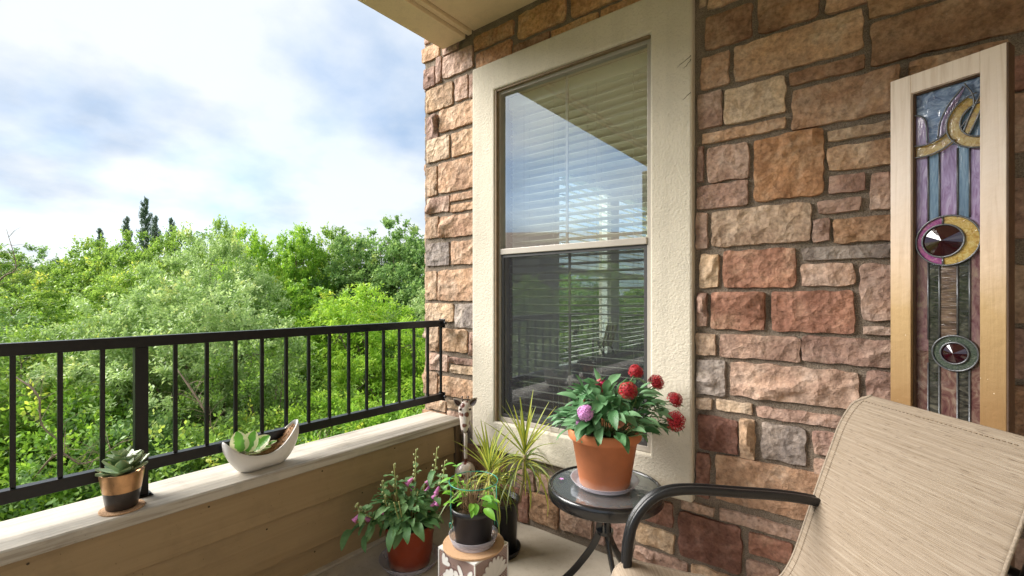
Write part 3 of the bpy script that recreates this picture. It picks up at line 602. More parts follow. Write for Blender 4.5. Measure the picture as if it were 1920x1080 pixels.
# ------------------------------------------------------------------ parapet with siding boards, ledge and railing
pw = empty('parapet', (-2.0, 0.2, 0), 'low balcony parapet of brown horizontal boards under a broad pale wooden ledge', 'parapet')
bx('parapet_core', (-2.12, -1.925, -1.5, 1.925, -0.10, 0.448), 'siding_dark', pw)
def siding(z0, z1, y0, y1):
    # lapped board: lower edge proud
    V, F = [], []
    ys = np.linspace(y0, y1, 40)
    for y in ys:
        w = noise.noise(Vector((y * 1.5, z0 * 7, 0))) * 0.0012
        V += [(-1.9235, y, z0 + .004), (-1.8975 + w, y, z0 + .004), (-1.8965 + w, y, z0 + 0.007), (-1.9105 + w, y, z1 - 0.003), (-1.9235, y, z1 - 0.002)]
    for i in range(len(ys) - 1):
        for k in range(5): F.append((i * 5 + k, i * 5 + (k + 1) % 5, i * 5 + 5 + (k + 1) % 5, i * 5 + 5 + k))
    F += [tuple(range(5))[::-1], tuple(len(V) - 5 + k for k in range(5))]
    c = Vector((-1.91, (y0 + y1) / 2, (z0 + z1) / 2))
    add('siding_board', mesh('siding_board', [Vector(v) - c for v in V], F), 'siding', pw, loc=c - pw.location)
siding(0.288, 0.449, -1.5, 1.885); siding(0.106, 0.289, -1.5, 1.885); siding(0.004, 0.107, -1.5, 1.885)
bx('corner_board', (-1.925, -1.889, 1.887, 1.922, 0.0, 0.447), 'siding_dark', pw, bevel=0.002)
# ledge: two long boards butted
def ledge(y0, y1):
    V, F = [], []; ys = np.linspace(y0, y1, 90)
    for y in ys:
        e = noise.noise(Vector((y * 9, 2, 0))) * 0.0018; g = noise.noise(Vector((y * 25, 7, 0))) * 0.0008
        V += [(-2.142, y, .450), (-1.886 + e, y, .450), (-1.883 + e, y, .4545), (-1.884 + e, y, .486 + g), (-1.889 + e, y, .4905 + g), (-2.138 + e, y, .4905), (-2.142 + e, y, .487)]
    for i in range(len(ys) - 1):
        for k in range(7): F.append((i * 7 + k, i * 7 + (k + 1) % 7, i * 7 + 7 + (k + 1) % 7, i * 7 + 7 + k))
    F += [tuple(range(7))[::-1], tuple(len(V) - 7 + k for k in range(7))]
    c = Vector((-2.0, (y0 + y1) / 2, .47))
    return add('ledge_board', mesh('ledge_board', [Vector(v) - c for v in V], F), 'ledge', pw, loc=c - pw.location)
ledge(-1.5, 1.912)
# low wall closing the open back of the balcony
pw2 = empty('back_parapet', (0.5, -1.6, 0), 'low tan parapet along the open back side of the balcony', 'parapet')
bx('parapet_core', (-1.89, 2.19, -1.72, -1.56, -0.1, 0.448), 'siding', pw2)
bx('ledge_board', (-1.88, 2.19, -1.74, -1.52, .45, .49), 'ledge', pw2, bevel=0.003)

rl = empty('railing', (-2.03, 0.468, 0.49), 'black metal railing with slim square balusters on the wooden ledge', 'railing')
def rr(name, b, bevel=0.0015): return bx(name, b, 'black', rl, bevel=bevel)
rr('top_rail', (-2.05, -2.012, -1.33, 1.905, 1.0150, 1.0525), 0.002)
rr('bottom_rail', (-2.048, -2.014, -1.33, 1.905, 0.578, 0.617), 0.002)
k = 0
y = 0.468
ys = [0.468 + 0.1022 * i for i in range(-17, 15) if i != 0 and i % 17 != 0]
for y in ys: rr('baluster', (-2.0375, -2.0245, y - .0065, y + .0065, 0.6172, 1.0148), 0.001)
for y in (0.468, 0.468 - 0.1022 * 17 + 0.02):
    rr('post', (-2.047, -2.015, y - .019, y + .019, 0.494, 1.0148), 0.0015)
    bx('post_foot', (-2.060, -2.002, y - .030, y + .030, 0.4908, 0.4945), 'black', rl, bevel=0.001)
    for dy in (-.022, .022):
        V, F = lathe([(0.0045, 0), (0.0045, .004), (.002, .006)], 10, False, True)
        add('bolt', mesh('bolt', V, F), 'black', rl, loc=Vector((-2.008, y + dy, .4945)) - rl.location)
for z in (1.034, 0.598):
    bx('end_bracket', (-2.056, -2.006, 1.9052, 1.912, z - .026, z + .026), 'black', rl, bevel=0.002)
    V, F = lathe([(0.009, 0), (0.009, .012), (.005, .016)], 12, False, True)
    add('bolt', mesh('bolt', V, F), 'black_gloss', rl, loc=Vector((-1.995, 1.905, z + .002)) - rl.location, rot=(R(90), 0, 0))

# hairline cracks in the stucco at its right edge
M['crack'] = simple('crack_dirt', (0.05, 0.04, 0.03), 0.95)
rng = random.Random(3)
for (x, z, L, up_) in ((-.5795, 2.165, .055, -.5), (-.5795, 2.150, .03, -.9), (-.5795, 2.015, .035, -.7)):
    pts = [Vector((x, 1.9076, z))]
    for k in range(6): pts.append(pts[-1] + Vector((-L / 6, 0, up_ * L / 6 + rng.uniform(-.004, .004))))
    c = pts[0].copy(); add('crack', mesh('crack', *sweep([q - c for q in pts], circ(.0011, 4), up=(0, 1, 0), scale=[1.6, 1.2, 1, .8, .9, .6, .3])), 'crack', wall, loc=c - WL)

M['nail'] = simple('rusty_nail', (0.05, 0.035, 0.02), 0.8)
V, F = lathe([(.0001, .0014), (.0032, .0010), (.0036, 0)], 10)
nail_me = mesh('nail_head', V, F)
rng = random.Random(17)
for zz_, lst in ((.425, (.18, .62, 1.05, 1.48)), (.262, (.40, .83, 1.27, 1.70)), (.085, (.60, 1.05))):
    for yy_ in lst:
        add('nail_head', nail_me, 'nail', pw, loc=Vector((-1.9075 + (.45 - zz_ if zz_ > .3 else 0) * .02, yy_ + rng.uniform(-.03, .03), zz_)) - pw.location, rot=(0, R(90), 0))

# ------------------------------------------------------------------ outdoors: ground, wood, neighbouring building
GZ = -6.3
def forest_floor():
    m = NM('forest_floor'); v = m.coords('Object'); n = m.noise(v, 0.5, 8, 0.65)
    col = m.ramp(n, [(0.3, (0.05, 0.035, 0.02)), (0.5, (0.07, 0.06, 0.03)), (0.65, (0.05, 0.09, 0.02))])
    m.bsdf(col, 0.95, 0, m.bump(m.noise(v, 4, 6), 0.8, 0.1)); return m.m
M['forest_floor'] = forest_floor()
g = 900; gv = []; gf = []
NXG = 60
for j in range(NXG + 1):
    for i in range(NXG + 1):
        a = (i / NXG - 0.5) * 2; b = (j / NXG - 0.5) * 2
        x = math.copysign(abs(a) ** 3, a) * g; y = math.copysign(abs(b) ** 3, b) * g
        gv.append((x, y, GZ + noise.noise(Vector((x * .05, y * .05, 0))) * (0.8 if math.hypot(x, y) > 8 else 0)))
for j in range(NXG):
    for i in range(NXG): q = j * (NXG + 1) + i; gf.append((q, q + 1, q + NXG + 2, q + NXG + 1))
tag(add('ground', mesh('ground', gv, gf, smooth=True), 'forest_floor'), kind='structure')

def foliage(name, lo, mid, hi, tip, trans=0.42, gloss=0.35):
    m = NM(name)
    at = m.n('ShaderNodeAttribute'); at.attribute_name = 'tint'; at.attribute_type = 'GEOMETRY'
    oi = m.n('ShaderNodeObjectInfo')
    f = m.math('ADD', at.outputs['Fac'], m.math('MULTIPLY', m.math('SUBTRACT', oi.outputs['Random'], 0.5), 0.12))
    col = m.ramp(f, [(0.05, lo), (0.38, mid), (0.72, hi), (0.95, tip)])
    p = m.bsdf(col, 0.5, spec=gloss, link=False)
    t = m.n('ShaderNodeBsdfTranslucent'); hs = m.n('ShaderNodeHueSaturation'); hs.inputs['Value'].default_value = 1.15; hs.inputs['Hue'].default_value = 0.49; m.l(col, hs.inputs['Color']); m.l(hs.outputs[0], t.inputs[0])
    mx = m.n('ShaderNodeMixShader'); mx.inputs[0].default_value = trans; m.l(p.outputs[0], mx.inputs[1]); m.l(t.outputs[0], mx.inputs[2]); m.l(mx.outputs[0], m.out.inputs[0]); return m.m
M['f_green'] = foliage('foliage_green', (0.102, 0.183, 0.030), (0.203, 0.354, 0.054), (0.319, 0.488, 0.081), (0.580, 0.610, 0.095))
M['f_bright'] = foliage('foliage_bright_green', (0.109, 0.232, 0.027), (0.232, 0.439, 0.047), (0.362, 0.573, 0.068), (0.609, 0.683, 0.095))
M['f_silver'] = foliage('foliage_grey_green', (0.17, 0.29, 0.07), (0.30, 0.45, 0.13), (0.44, 0.58, 0.24), (0.56, 0.62, 0.20), 0.40, 0.6)
M['f_yellow'] = foliage('foliage_yellow_green', (0.17, 0.34, 0.03), (0.33, 0.55, 0.05), (0.46, 0.66, 0.08), (0.62, 0.70, 0.10))
M['f_dark'] = foliage('foliage_deep_green', (0.09, 0.18, 0.05), (0.17, 0.31, 0.085), (0.26, 0.42, 0.12), (0.38, 0.48, 0.13), 0.4)
M['f_cedar'] = foliage('foliage_cedar', (0.09, 0.15, 0.08), (0.13, 0.20, 0.11), (0.17, 0.25, 0.14), (0.22, 0.30, 0.16), 0.15, 0.2)
M['bark'] = simple('bark', (0.17, 0.125, 0.09), 0.9, 0, 0.35, 8, 0.8, 18)
M['dead_bark'] = simple('dead_bark', (0.24, 0.17, 0.115), 0.9, 0, 0.3, 8, 0.5, 18)

def leaves_mesh(name, P, D, size, aspect, tint, rs):
    """P leaf bases, D leaf directions; one folded quad a leaf"""
    N = len(P); up = rs.normal(size=(N, 3)) * 0.55 + np.array([0, 0, 1.0])
    D = D / np.linalg.norm(D, axis=1, keepdims=True)
    S = np.cross(D, up); S /= (np.linalg.norm(S, axis=1, keepdims=True) + 1e-9)
    L = (size * rs.uniform(0.65, 1.3, N))[:, None]; Wd = L * aspect * 0.5
    v = np.empty((N, 4, 3), dtype=np.float32)
    v[:, 0] = P; v[:, 1] = P + D * L * 0.5 + S * Wd; v[:, 2] = P + D * L; v[:, 3] = P + D * L * 0.5 - S * Wd
    me = bpy.data.meshes.new(name); me.vertices.add(4 * N); me.vertices.foreach_set('co', v.ravel())
    me.loops.add(4 * N); me.loops.foreach_set('vertex_index', np.arange(4 * N, dtype=np.int32))
    me.polygons.add(N); me.polygons.foreach_set('loop_start', np.arange(0, 4 * N, 4, dtype=np.int32))
    at = me.attributes.new('tint', 'FLOAT', 'FACE'); at.data.foreach_set('value', tint.astype(np.float32))
    me.update(); me.validate(); return me

def crown(name, rx, rz, nl, ncl, ntw, nlf, size, aspect, mode, seed, zc):
    """lobes -> clumps -> twigs -> leaves. returns (mesh, lobe centres, clump centres)"""
    rs = np.random.RandomState(seed)
    lob = []
    for i in range(nl):
        a = 2.399963 * i + rs.uniform(-.4, .4); h = -0.75 + 1.6 * (i + 0.5) / nl
        rr_ = math.sqrt(max(0.05, 1 - h * h)) * rs.uniform(0.45, 0.72)
        lob.append((rx * rr_ * math.cos(a), rx * rr_ * math.sin(a), zc + rz * h * 0.72, rs.uniform(0.32, 0.52) * rx))
    lob.append((0, 0, zc + rz * 0.72, 0.36 * rx)); lob.append((0, 0, zc, 0.55 * rx))
    lob = np.array(lob)
    wts = lob[:, 3] ** 2; li = rs.choice(len(lob), ncl, p=wts / wts.sum())
    d = rs.normal(size=(ncl, 3)); d[:, 2] += 0.35; d /= np.linalg.norm(d, axis=1, keepdims=True)
    cc = lob[li, :3] + d * (lob[li, 3] * rs.uniform(0.70, 1.05, ncl))[:, None]
    out_ = cc - np.array([0, 0, zc]); out_ /= (np.linalg.norm(out_, axis=1, keepdims=True) + 1e-6)
    ctint = rs.uniform(0.26, 0.66, ncl)
    # twigs
    T = ncl * ntw; ci = np.repeat(np.arange(ncl), ntw)
    td = rs.normal(size=(T, 3)) * 0.75 + d[ci] * 0.7 + out_[ci] * 0.4
    if mode == 'up': td[:, 2] = np.abs(td[:, 2]) * 1.3 + 0.9
    elif mode == 'droop': td[:, 2] = td[:, 2] * 0.6 - 0.15
    else: td[:, 2] += 0.25
    td /= np.linalg.norm(td, axis=1, keepdims=True)
    tl = rs.uniform(0.20, 0.50, T) * (rx / 2.6) ** 0.5 * (1.25 if mode == 'up' else 1.0)
    ti = np.repeat(np.arange(T), nlf); N = len(ti)
    s = rs.uniform(0.05, 1.0, N)
    P = cc[ci[ti]] + td[ti] * (tl[ti] * s)[:, None] + rs.normal(size=(N, 3)) * 0.035
    if mode == 'droop': P[:, 2] -= 0.22 * s * s
    D = td[ti] * 0.5 + rs.normal(size=(N, 3)) * 0.75
    D[:, 2] += {'up': -0.15, 'droop': -0.5}.get(mode, 0.1)
    tint = ctint[ci[ti]] + rs.uniform(-0.16, 0.16, N) + (s > 0.85) * 0.14
    yt = rs.rand(ncl) < 0.05; tint += yt[ci[ti]] * 0.30
    tint = np.clip(tint, 0, 1)
    return leaves_mesh(name, P, D, np.full(N, size), aspect, tint, rs), lob, cc

def trunk_mesh(name, lob, cc, H, r0, seed, ntw=60):
    rng = random.Random(seed); parts = []
    top = Vector((rng.uniform(-.3, .3), rng.uniform(-.3, .3), H))
    tp = crv([(0, 0, 0), (rng.uniform(-.15, .15), rng.uniform(-.15, .15), H * .35), (rng.uniform(-.3, .3), rng.uniform(-.3, .3), H * .7), top], 4)
    parts.append(tube(tp, r0, 7, scale=[1 - 0.85 * i / (len(tp) - 1) for i in range(len(tp))]))
    for l in lob:
        t = min(0.92, max(0.22, (l[2] / H) * 0.62)); b = tp[int(t * (len(tp) - 1))]; e = Vector(l[:3])
        mid = (b + e) / 2 + Vector((rng.uniform(-.2, .2), rng.uniform(-.2, .2), -0.25))
        q = crv([b, mid, e], 4); parts.append(tube(q, r0 * .42, 5, scale=[1 - .75 * i / (len(q) - 1) for i in range(len(q))]))
        near = sorted(cc, key=lambda c: (c[0] - e.x) ** 2 + (c[1] - e.y) ** 2 + (c[2] - e.z) ** 2)[:max(3, ntw // len(lob))]
        for c in near:
            cv = Vector(c); m2 = (e + cv) / 2 + Vector((rng.uniform(-.08, .08), rng.uniform(-.08, .08), rng.uniform(-.1, .05)))
            parts.append(sweep([e, m2, cv], circ(r0 * .10, 3), scale=[1, .7, .3], cap=False))
    V, F = join(*parts); return mesh(name, V, F, smooth=True)

PR = {}
def proto(key, H, rx, rz, zc, nl, ncl, ntw, nlf, size, aspect, mode, seed, r0=0.14):
    me, lob, cc = crown('crown', rx, rz, nl, ncl, ntw, nlf, size, aspect, mode, seed, zc)
    PR[key] = (me, trunk_mesh('trunk', lob, cc, zc + rz * 0.6, r0, seed), None)
proto('broad', 10, 3.0, 3.6, 6.4, 16, 620, 5, 17, 0.135, 0.55, 'out', 1)
proto('broad2', 10, 2.8, 3.2, 6.2, 14, 800, 5, 12, 0.130, 0.55, 'out', 2)
proto('fine', 9, 2.6, 3.6, 5.2, 15, 640, 5, 21, 0.100, 0.42, 'out', 3)
proto('fine2', 9, 2.4, 3.3, 5.0, 14, 560, 5, 21, 0.098, 0.42, 'out', 4)
proto('sprig', 9, 2.2, 3.8, 5.6, 12, 620, 5, 15, 0.145, 0.42, 'up', 5)
proto('fern', 8, 2.3, 2.9, 4.6, 13, 620, 6, 14, 0.120, 0.33, 'droop', 6)
proto('bush', 5, 2.2, 2.0, 2.2, 12, 900, 4, 12, 0.085, 0.55, 'out', 7, 0.07)
proto('lace', 8, 2.2, 2.6, 4.4, 13, 420, 4, 11, 0.082, 0.5, 'out', 8, 0.1)

# cedar: drooping sprays round a straight leader, thin at the top
def cedar_proto():
    rs = np.random.RandomState(11); P, D, Tn = [], [], []; H = 9.0; tubes_ = [tube([(0, 0, 0), (0.05, 0, H * .6), (0, 0, H)], 0.12, 6, scale=[1, .45, .06])]
    for i in range(300):
        h = 1.0 + (H - 1.0) * (i / 300) ** 0.62; R0 = 0.10 + 1.9 * max(0, 1 - h / H) ** 0.85; a = rs.uniform(0, 6.283)
        ln = R0 * rs.uniform(.25, 1.5); e = np.array([math.cos(a) * ln, math.sin(a) * ln, h + ln * rs.uniform(.1, .6)])
        b = np.array([0, 0, h]); k = int(12 + ln * 110)
        if ln > .2: tubes_.append(sweep([tuple(b), tuple((b + e) / 2 + [0, 0, .02]), tuple(e)], circ(.008, 3), scale=[1, .7, .4], cap=False))
        s = rs.uniform(.15, 1, k)
        P.append(b + (e - b) * s[:, None] + rs.normal(size=(k, 3)) * .035 * (0.4 + ln)); D.append((e - b) / ln * .8 + rs.normal(size=(k, 3)) * .45); Tn.append(np.full(k, rs.uniform(.1, .8)))
    P = np.vstack(P); D = np.vstack(D); Tn = np.concatenate(Tn)
    PR['cedar'] = (leaves_mesh('crown', P, D, np.full(len(P), 0.14), 0.24, Tn, rs), mesh('trunk', *join(*tubes_), smooth=True), None)
cedar_proto()

def crown_copy(base, mat):
    key = (base.name, mat)
    if key not in crown_copy.c:
        m2 = base.copy(); m2.materials.clear(); m2.materials.append(M[mat]); crown_copy.c[key] = m2
    return crown_copy.c[key]
crown_copy.c = {}
CY, SY = math.cos(R(38.14)), math.sin(R(38.14))
def tree(name, key, mat, lat, d, top, label, s=1.0, rz=0.0, group=None, zoff=None, cat='tree'):
    """lat/d: metres to the right of and along the camera's heading; top: height of its highest leaves"""
    x = CY * lat - SY * d; y = SY * lat + CY * d
    H = PR[key][0].vertices[0].co  # touch
    zt = TOPS[key] * s
    # height: scale vertically so that the crown top reaches the wanted height from the ground
    o = empty(name, (x, y, GZ - 0.2), label, cat, group, rz)
    sz = (top - GZ + 0.2) / TOPS[key]
    t = add('trunk', PR[key][1], 'bark', o, scale=(s, s, sz)); c = add('crown', crown_copy(PR[key][0], mat), None, o, scale=(s, s, sz))
    return o
TOPS = {}
for k_, (me, tr, _) in PR.items():
    co = np.empty(len(me.vertices) * 3, dtype=np.float32); me.vertices.foreach_get('co', co); TOPS[k_] = float(co[2::3].max()) if k_ == 'cedar' else float(np.percentile(co[2::3], 99.93))
def TU(u, d, v): return ((u - 960) / 863.6 * d, d, 1.19 + (557 - v) / 863.6 * d)
def tr(name, key, mat, u, d, v, label, s=1.0, rz=0.0, group=None, cat='tree'):
    lat, dd, top = TU(u, d, v); return tree(name, key, mat, lat, dd, top, label, s, rz, group, None, cat)
# front rank, below eye level: (kind, foliage, u, distance, v of the top)
G1 = 'trees and shrubs in the front rank below the balcony'
tr('shrub', 'bush', 'f_green', -60, 9.0, 700, 'green bush low at the far left edge, cut by the frame', 1.25, .3, G1, 'shrub')
tr('shrub', 'bush', 'f_bright', 115, 9.2, 720, 'bright green bush low behind the leftmost balusters', 1.15, 1.3, G1, 'shrub')
tr('small_tree', 'lace', 'f_green', 40, 10.5, 610, 'thin open tree with bare twigs showing behind the leftmost balusters', 1.0, 2.3, G1)
tr('shrub', 'bush', 'f_dark', 270, 9.0, 770, 'dark green bush low behind the railing post and copper pot', 1.15, 2.1, G1, 'shrub')
tr('small_tree', 'fine2', 'f_silver', 210, 11.5, 560, 'grey-green fine-leaved tree behind the railing left of the post', 1.0, .7, G1)
tr('shrub', 'bush', 'f_green', 420, 9.2, 780, 'green bush directly behind the white crescent planter', 1.15, 4.1, G1, 'shrub')
tr('small_tree', 'fine', 'f_silver', 395, 11.8, 520, 'silvery small-leaved tree standing behind the middle balusters', 1.05, 2.9, G1)
tr('small_tree', 'fern', 'f_yellow', 620, 10.2, 735, 'yellow-green feathery tree just above the lower rail near the stone wall', 0.85, .4, G1)
tr('shrub', 'bush', 'f_dark', 560, 9.4, 800, 'deep green bush seen under the lower rail right of the crescent planter', 1.0, 5.0, G1, 'shrub')
tr('small_tree', 'lace', 'f_green', 530, 11.0, 640, 'loose green tree behind the balusters above the crescent planter', 1.0, 1.0, G1)
tr('shrub', 'bush', 'f_bright', 760, 9.8, 745, 'bright leafy bush in the corner between rail and stone wall', 1.1, 2.7, G1, 'shrub')
# middle rank
G2 = 'trees of the middle rank reaching above the top rail'
tr('leafy_tree', 'fine', 'f_green', 20, 16.0, 520, 'olive green tree at the left edge rising behind the top rail', 1.15, .2, G2)
tr('leafy_tree', 'broad2', 'f_bright', 130, 17.5, 560, 'fresh green tree behind the rail between the left edge and the silvery tree', 1.0, 1.9, G2)
tr('leafy_tree', 'fine2', 'f_green', 245, 15.5, 500, 'broad fine-leaved green tree under the cedar tips', 1.2, 3.0, G2)
tr('leafy_tree', 'fine', 'f_silver', 395, 15.0, 432, 'tall silvery tree with upright shoots left of the photo centre', 1.0, 4.4, G2)
tr('leafy_tree', 'sprig', 'f_bright', 470, 18.0, 428, 'bright green tree with upright leafy sprigs against the sky', .85, .9, G2)
tr('leafy_tree', 'broad', 'f_bright', 545, 16.5, 525, 'lush green tree right of the silvery trees, above the top rail', .95, 2.2, G2)
tr('leafy_tree', 'fern', 'f_yellow', 670, 15.5, 535, 'light yellow-green tree in front of the large rounded tree', 1.2, 3.9, G2)
tr('leafy_tree', 'fern', 'f_yellow', 770, 14.0, 600, 'yellow-green tree beside the stone corner above the rail', 1.05, 5.5, G2)
# back rank
G3 = 'trees on the skyline'
tr('leafy_tree', 'broad', 'f_dark', 45, 27.0, 462, 'distant rounded tree on the skyline at the far left', 1.1, 1.0, G3)
tr('leafy_tree', 'fine2', 'f_green', -90, 22.0, 440, 'tree on the skyline just past the left edge', 1.4, 1.7, G3)
tr('leafy_tree', 'broad2', 'f_green', 175, 24.0, 448, 'green tree on the skyline left of the cedar tips', .95, 2.7, G3)
tr('leafy_tree', 'broad', 'f_green', 268, 23.0, 436, 'green tree on the skyline among the cedar tips', 1.0, 3.7, G3)
for (u, d, v, s_, lb) in ((188, 25.5, 424, .55, 'short cedar tip, leftmost above the green canopy'), (237, 26.5, 402, .55, 'slim cedar tip second from the left'), (272, 24.5, 366, .6, 'tallest dark cedar spire above the canopy'), (291, 25.5, 400, .5, 'small cedar tip close right of the tallest spire'), (322, 25.0, 404, .5, 'rightmost dark cedar tip above the canopy')):
    tr('cedar_tree', 'cedar', 'f_cedar', u, d, v, lb, s_, u * .7, 'dark cedar spires above the canopy')
tr('leafy_tree', 'sprig', 'f_bright', 555, 24.0, 424, 'green tree with upright tips on the skyline at the photo centre-left', .95, 4.9, G3)
tr('leafy_tree', 'broad2', 'f_green', 625, 27.0, 428, 'pale green rounded tree on the skyline left of the largest crown', 1.1, .6, G3)
tr('leafy_tree', 'broad', 'f_dark', 725, 25.0, 405, 'largest rounded tree on the skyline beside the stone corner', 1.15, 2.0, G3)
tr('leafy_tree', 'broad2', 'f_dark', 800, 23.0, 455, 'dark green tree tucked behind the stone corner', 1.1, 3.1, G3)
tr('leafy_tree', 'fine2', 'f_green', 345, 22.0, 432, 'light green tree on the skyline just right of the cedar tips', 1.15, 5.7, G3)
tr('leafy_tree', 'sprig', 'f_green', 420, 21.0, 412, 'narrow tree with leafy upright shoots, highest left of the bright green tree', .6, 1.1, G3)
# the rest of the wood: beyond the frame, seen in reflections, through the room and from a step aside
GW = 'trees of the surrounding wood'
LW = 'tree of the wood past the edges of the view'
rng = random.Random(8)
for (u, d, v) in ((-330, 11, 640), (-420, 16, 500), (-650, 13, 560), (-250, 14, 560), (-900, 18, 500), (-560, 24, 440), (-1300, 20, 500)):
    tr('leafy_tree', rng.choice(('broad', 'fine', 'bush' if d < 12 else 'broad2')), rng.choice(('f_green', 'f_silver', 'f_bright')), u, d, v, LW, 1.3, rng.uniform(0, 6), GW)
for (x, y, top) in ((-13, 12.5, 1.6), (-10, 17, 2.2), (-14, 21, 2.6), (-7.5, 10, -.5), (-18, 27, 3.4), (-9, 25, 2.6), (-6.5, 20, 2),
                    (-10, -8, 0.2), (-7.5, -11, 0.4), (-13, -12, 1.6), (-16, -18, 2.4), (-9.5, -17, 2.2), (-21, -14, 2.8), (-18, -8, 1.8), (-14, -25, 3.6), (-22, -22, 3.0), (-13, -3, 0.6), (-19, -1, 2.4), (-9, -4, -1.6), (3, -14, 1), (9, -17, 2)):
    o = empty('leafy_tree', (x, y, GZ - .2), LW, 'tree', GW, rng.uniform(0, 6)); key = rng.choice(('broad', 'broad2', 'fine', 'fern'))
    sz = (top - GZ + .2) / TOPS[key]; s_ = 1.25
    add('trunk', PR[key][1], 'bark', o, scale=(s_, s_, sz)); add('crown', crown_copy(PR[key][0], rng.choice(('f_green', 'f_bright', 'f_dark', 'f_silver'))), None, o, scale=(s_, s_, sz))

# low cover under the trees
rs = np.random.RandomState(21); N = 60000
ang = rs.uniform(math.pi * .5, math.pi * 1.25, N); rad = 4 + rs.power(1.4, N) * 22
P = np.stack([np.cos(ang) * rad - 1.5, np.sin(ang) * rad + 1, np.full(N, GZ) + rs.rand(N) ** 2 * 0.9], 1)
D = rs.normal(size=(N, 3)); D[:, 2] = np.abs(D[:, 2]) * .5
uc = leaves_mesh('undergrowth', P, D, np.full(N, 0.15), .6, np.clip(rs.normal(.4, .2, N), 0, 1), rs)
tag(add('undergrowth', uc, 'f_green'), 'low leafy ground cover under the trees', 'undergrowth', kind='stuff')

# dead limbs seen through the leaves
def dead_limb(pts, r, label):
    p0 = Vector(pts[0]); q = crv([Vector(p) - p0 for p in pts], 5); parts = [tube(q, r, 6, scale=[(1 - .8 * i / (len(q) - 1)) * min(1, .3 + i * .2) for i in range(len(q))])]
    rg = random.Random(len(pts) * 7 + int(r * 1000) + int(p0.x * 10))
    for i in range(3, len(q) - 1, 1):
        for _ in range(2):
            d = Vector((rg.uniform(-1, 1), rg.uniform(-1, 1), rg.uniform(-.3, 1))).normalized() * rg.uniform(.2, .7)
            parts.append(sweep([q[i], q[i] + d * .5 + Vector((0, 0, .05)), q[i] + d], circ(r * .22, 4), scale=[1, .6, .25], cap=False))
    o = add('bare_branch', mesh('bare_branch', *join(*parts), smooth=True), 'dead_bark', None, loc=p0); tag(o, label, 'branch', 'bare dead branches among the trees')
def W(u, v, d):
    a = (u - 960) / 863.6; return ((CY * a - SY) * d, (SY * a + CY) * d, 1.19 + (557 - v) / 863.6 * d)
dead_limb([W(330, 690, 9.0), W(365, 740, 8.9), W(385, 775, 8.8), W(402, 812, 8.8)], .024, 'broken brown limb hanging behind the balusters left of the crescent planter')
dead_limb([W(60, 900, 7.6), W(110, 850, 7.6), W(160, 870, 7.7), (W(240, 820, 7.9))], .022, 'tangle of thin bare twigs low behind the leftmost balusters')
dead_limb([W(20, 700, 7.9), W(70, 740, 7.8), W(80, 800, 7.8), W(130, 840, 7.8)], .02, 'thin bare branch rising behind the leftmost baluster')
dead_limb([W(-30, 560, 12.5), W(5, 520, 12.5), W(30, 500, 12.5), W(12, 430, 12.6)], .03, 'pale bare branch against the sky at the far left edge')
dead_limb([W(560, 900, 7.9), W(600, 850, 7.9), W(650, 840, 8.0)], .02, 'bare twig under the lower rail right of the crescent planter')

# neighbouring apartment wing, behind and left of the camera: shows in the window reflection
nb = empty('apartment_wing', (-33, -40, GZ), 'grey-brown neighbouring apartment wing with a brown shingle roof, reflected in the window', 'building')
nb.rotation_euler = (0, 0, R(-36))
M['roof'] = simple('roof_shingles', (0.20, 0.125, 0.085), 0.9, 0, 0.3, 4, 0.5, 6)
M['nb_wall'] = simple('neighbour_siding', (0.22, 0.20, 0.17), 0.8, 0, 0.1, 1)
M['dark_glass'] = simple('dark_window_glass', (0.02, 0.03, 0.035), 0.1)
add('wall', mesh('wall', *box(-22, 22, -7, 7, 0, 12.3)), 'nb_wall', nb)
add('roof', mesh('roof', [(-23, -8, 12.3), (23, -8, 12.3), (23, 8, 12.3), (-23, 8, 12.3), (-15, 0, 15.2), (15, 0, 15.2)], [(0, 1, 5, 4), (1, 2, 5), (2, 3, 4, 5), (3, 0, 4), (3, 2, 1, 0)]), 'roof', nb)
wme = mesh('window', *box(-.7, .7, -.06, .06, 0, 1.7)); fme = ring_mesh('frame', (-.82, .82, -.12, 1.82), (-.7, .7, 0, 1.7), -.1, .1, Vector((0, 0, 0)))
for i in range(8):
    for j in range(4):
        w_ = add('window', wme, 'dark_glass', nb, loc=(-19 + i * 5.4, 7.0, 0.9 + j * 3)); add('frame', fme, 'white_frame', w_)

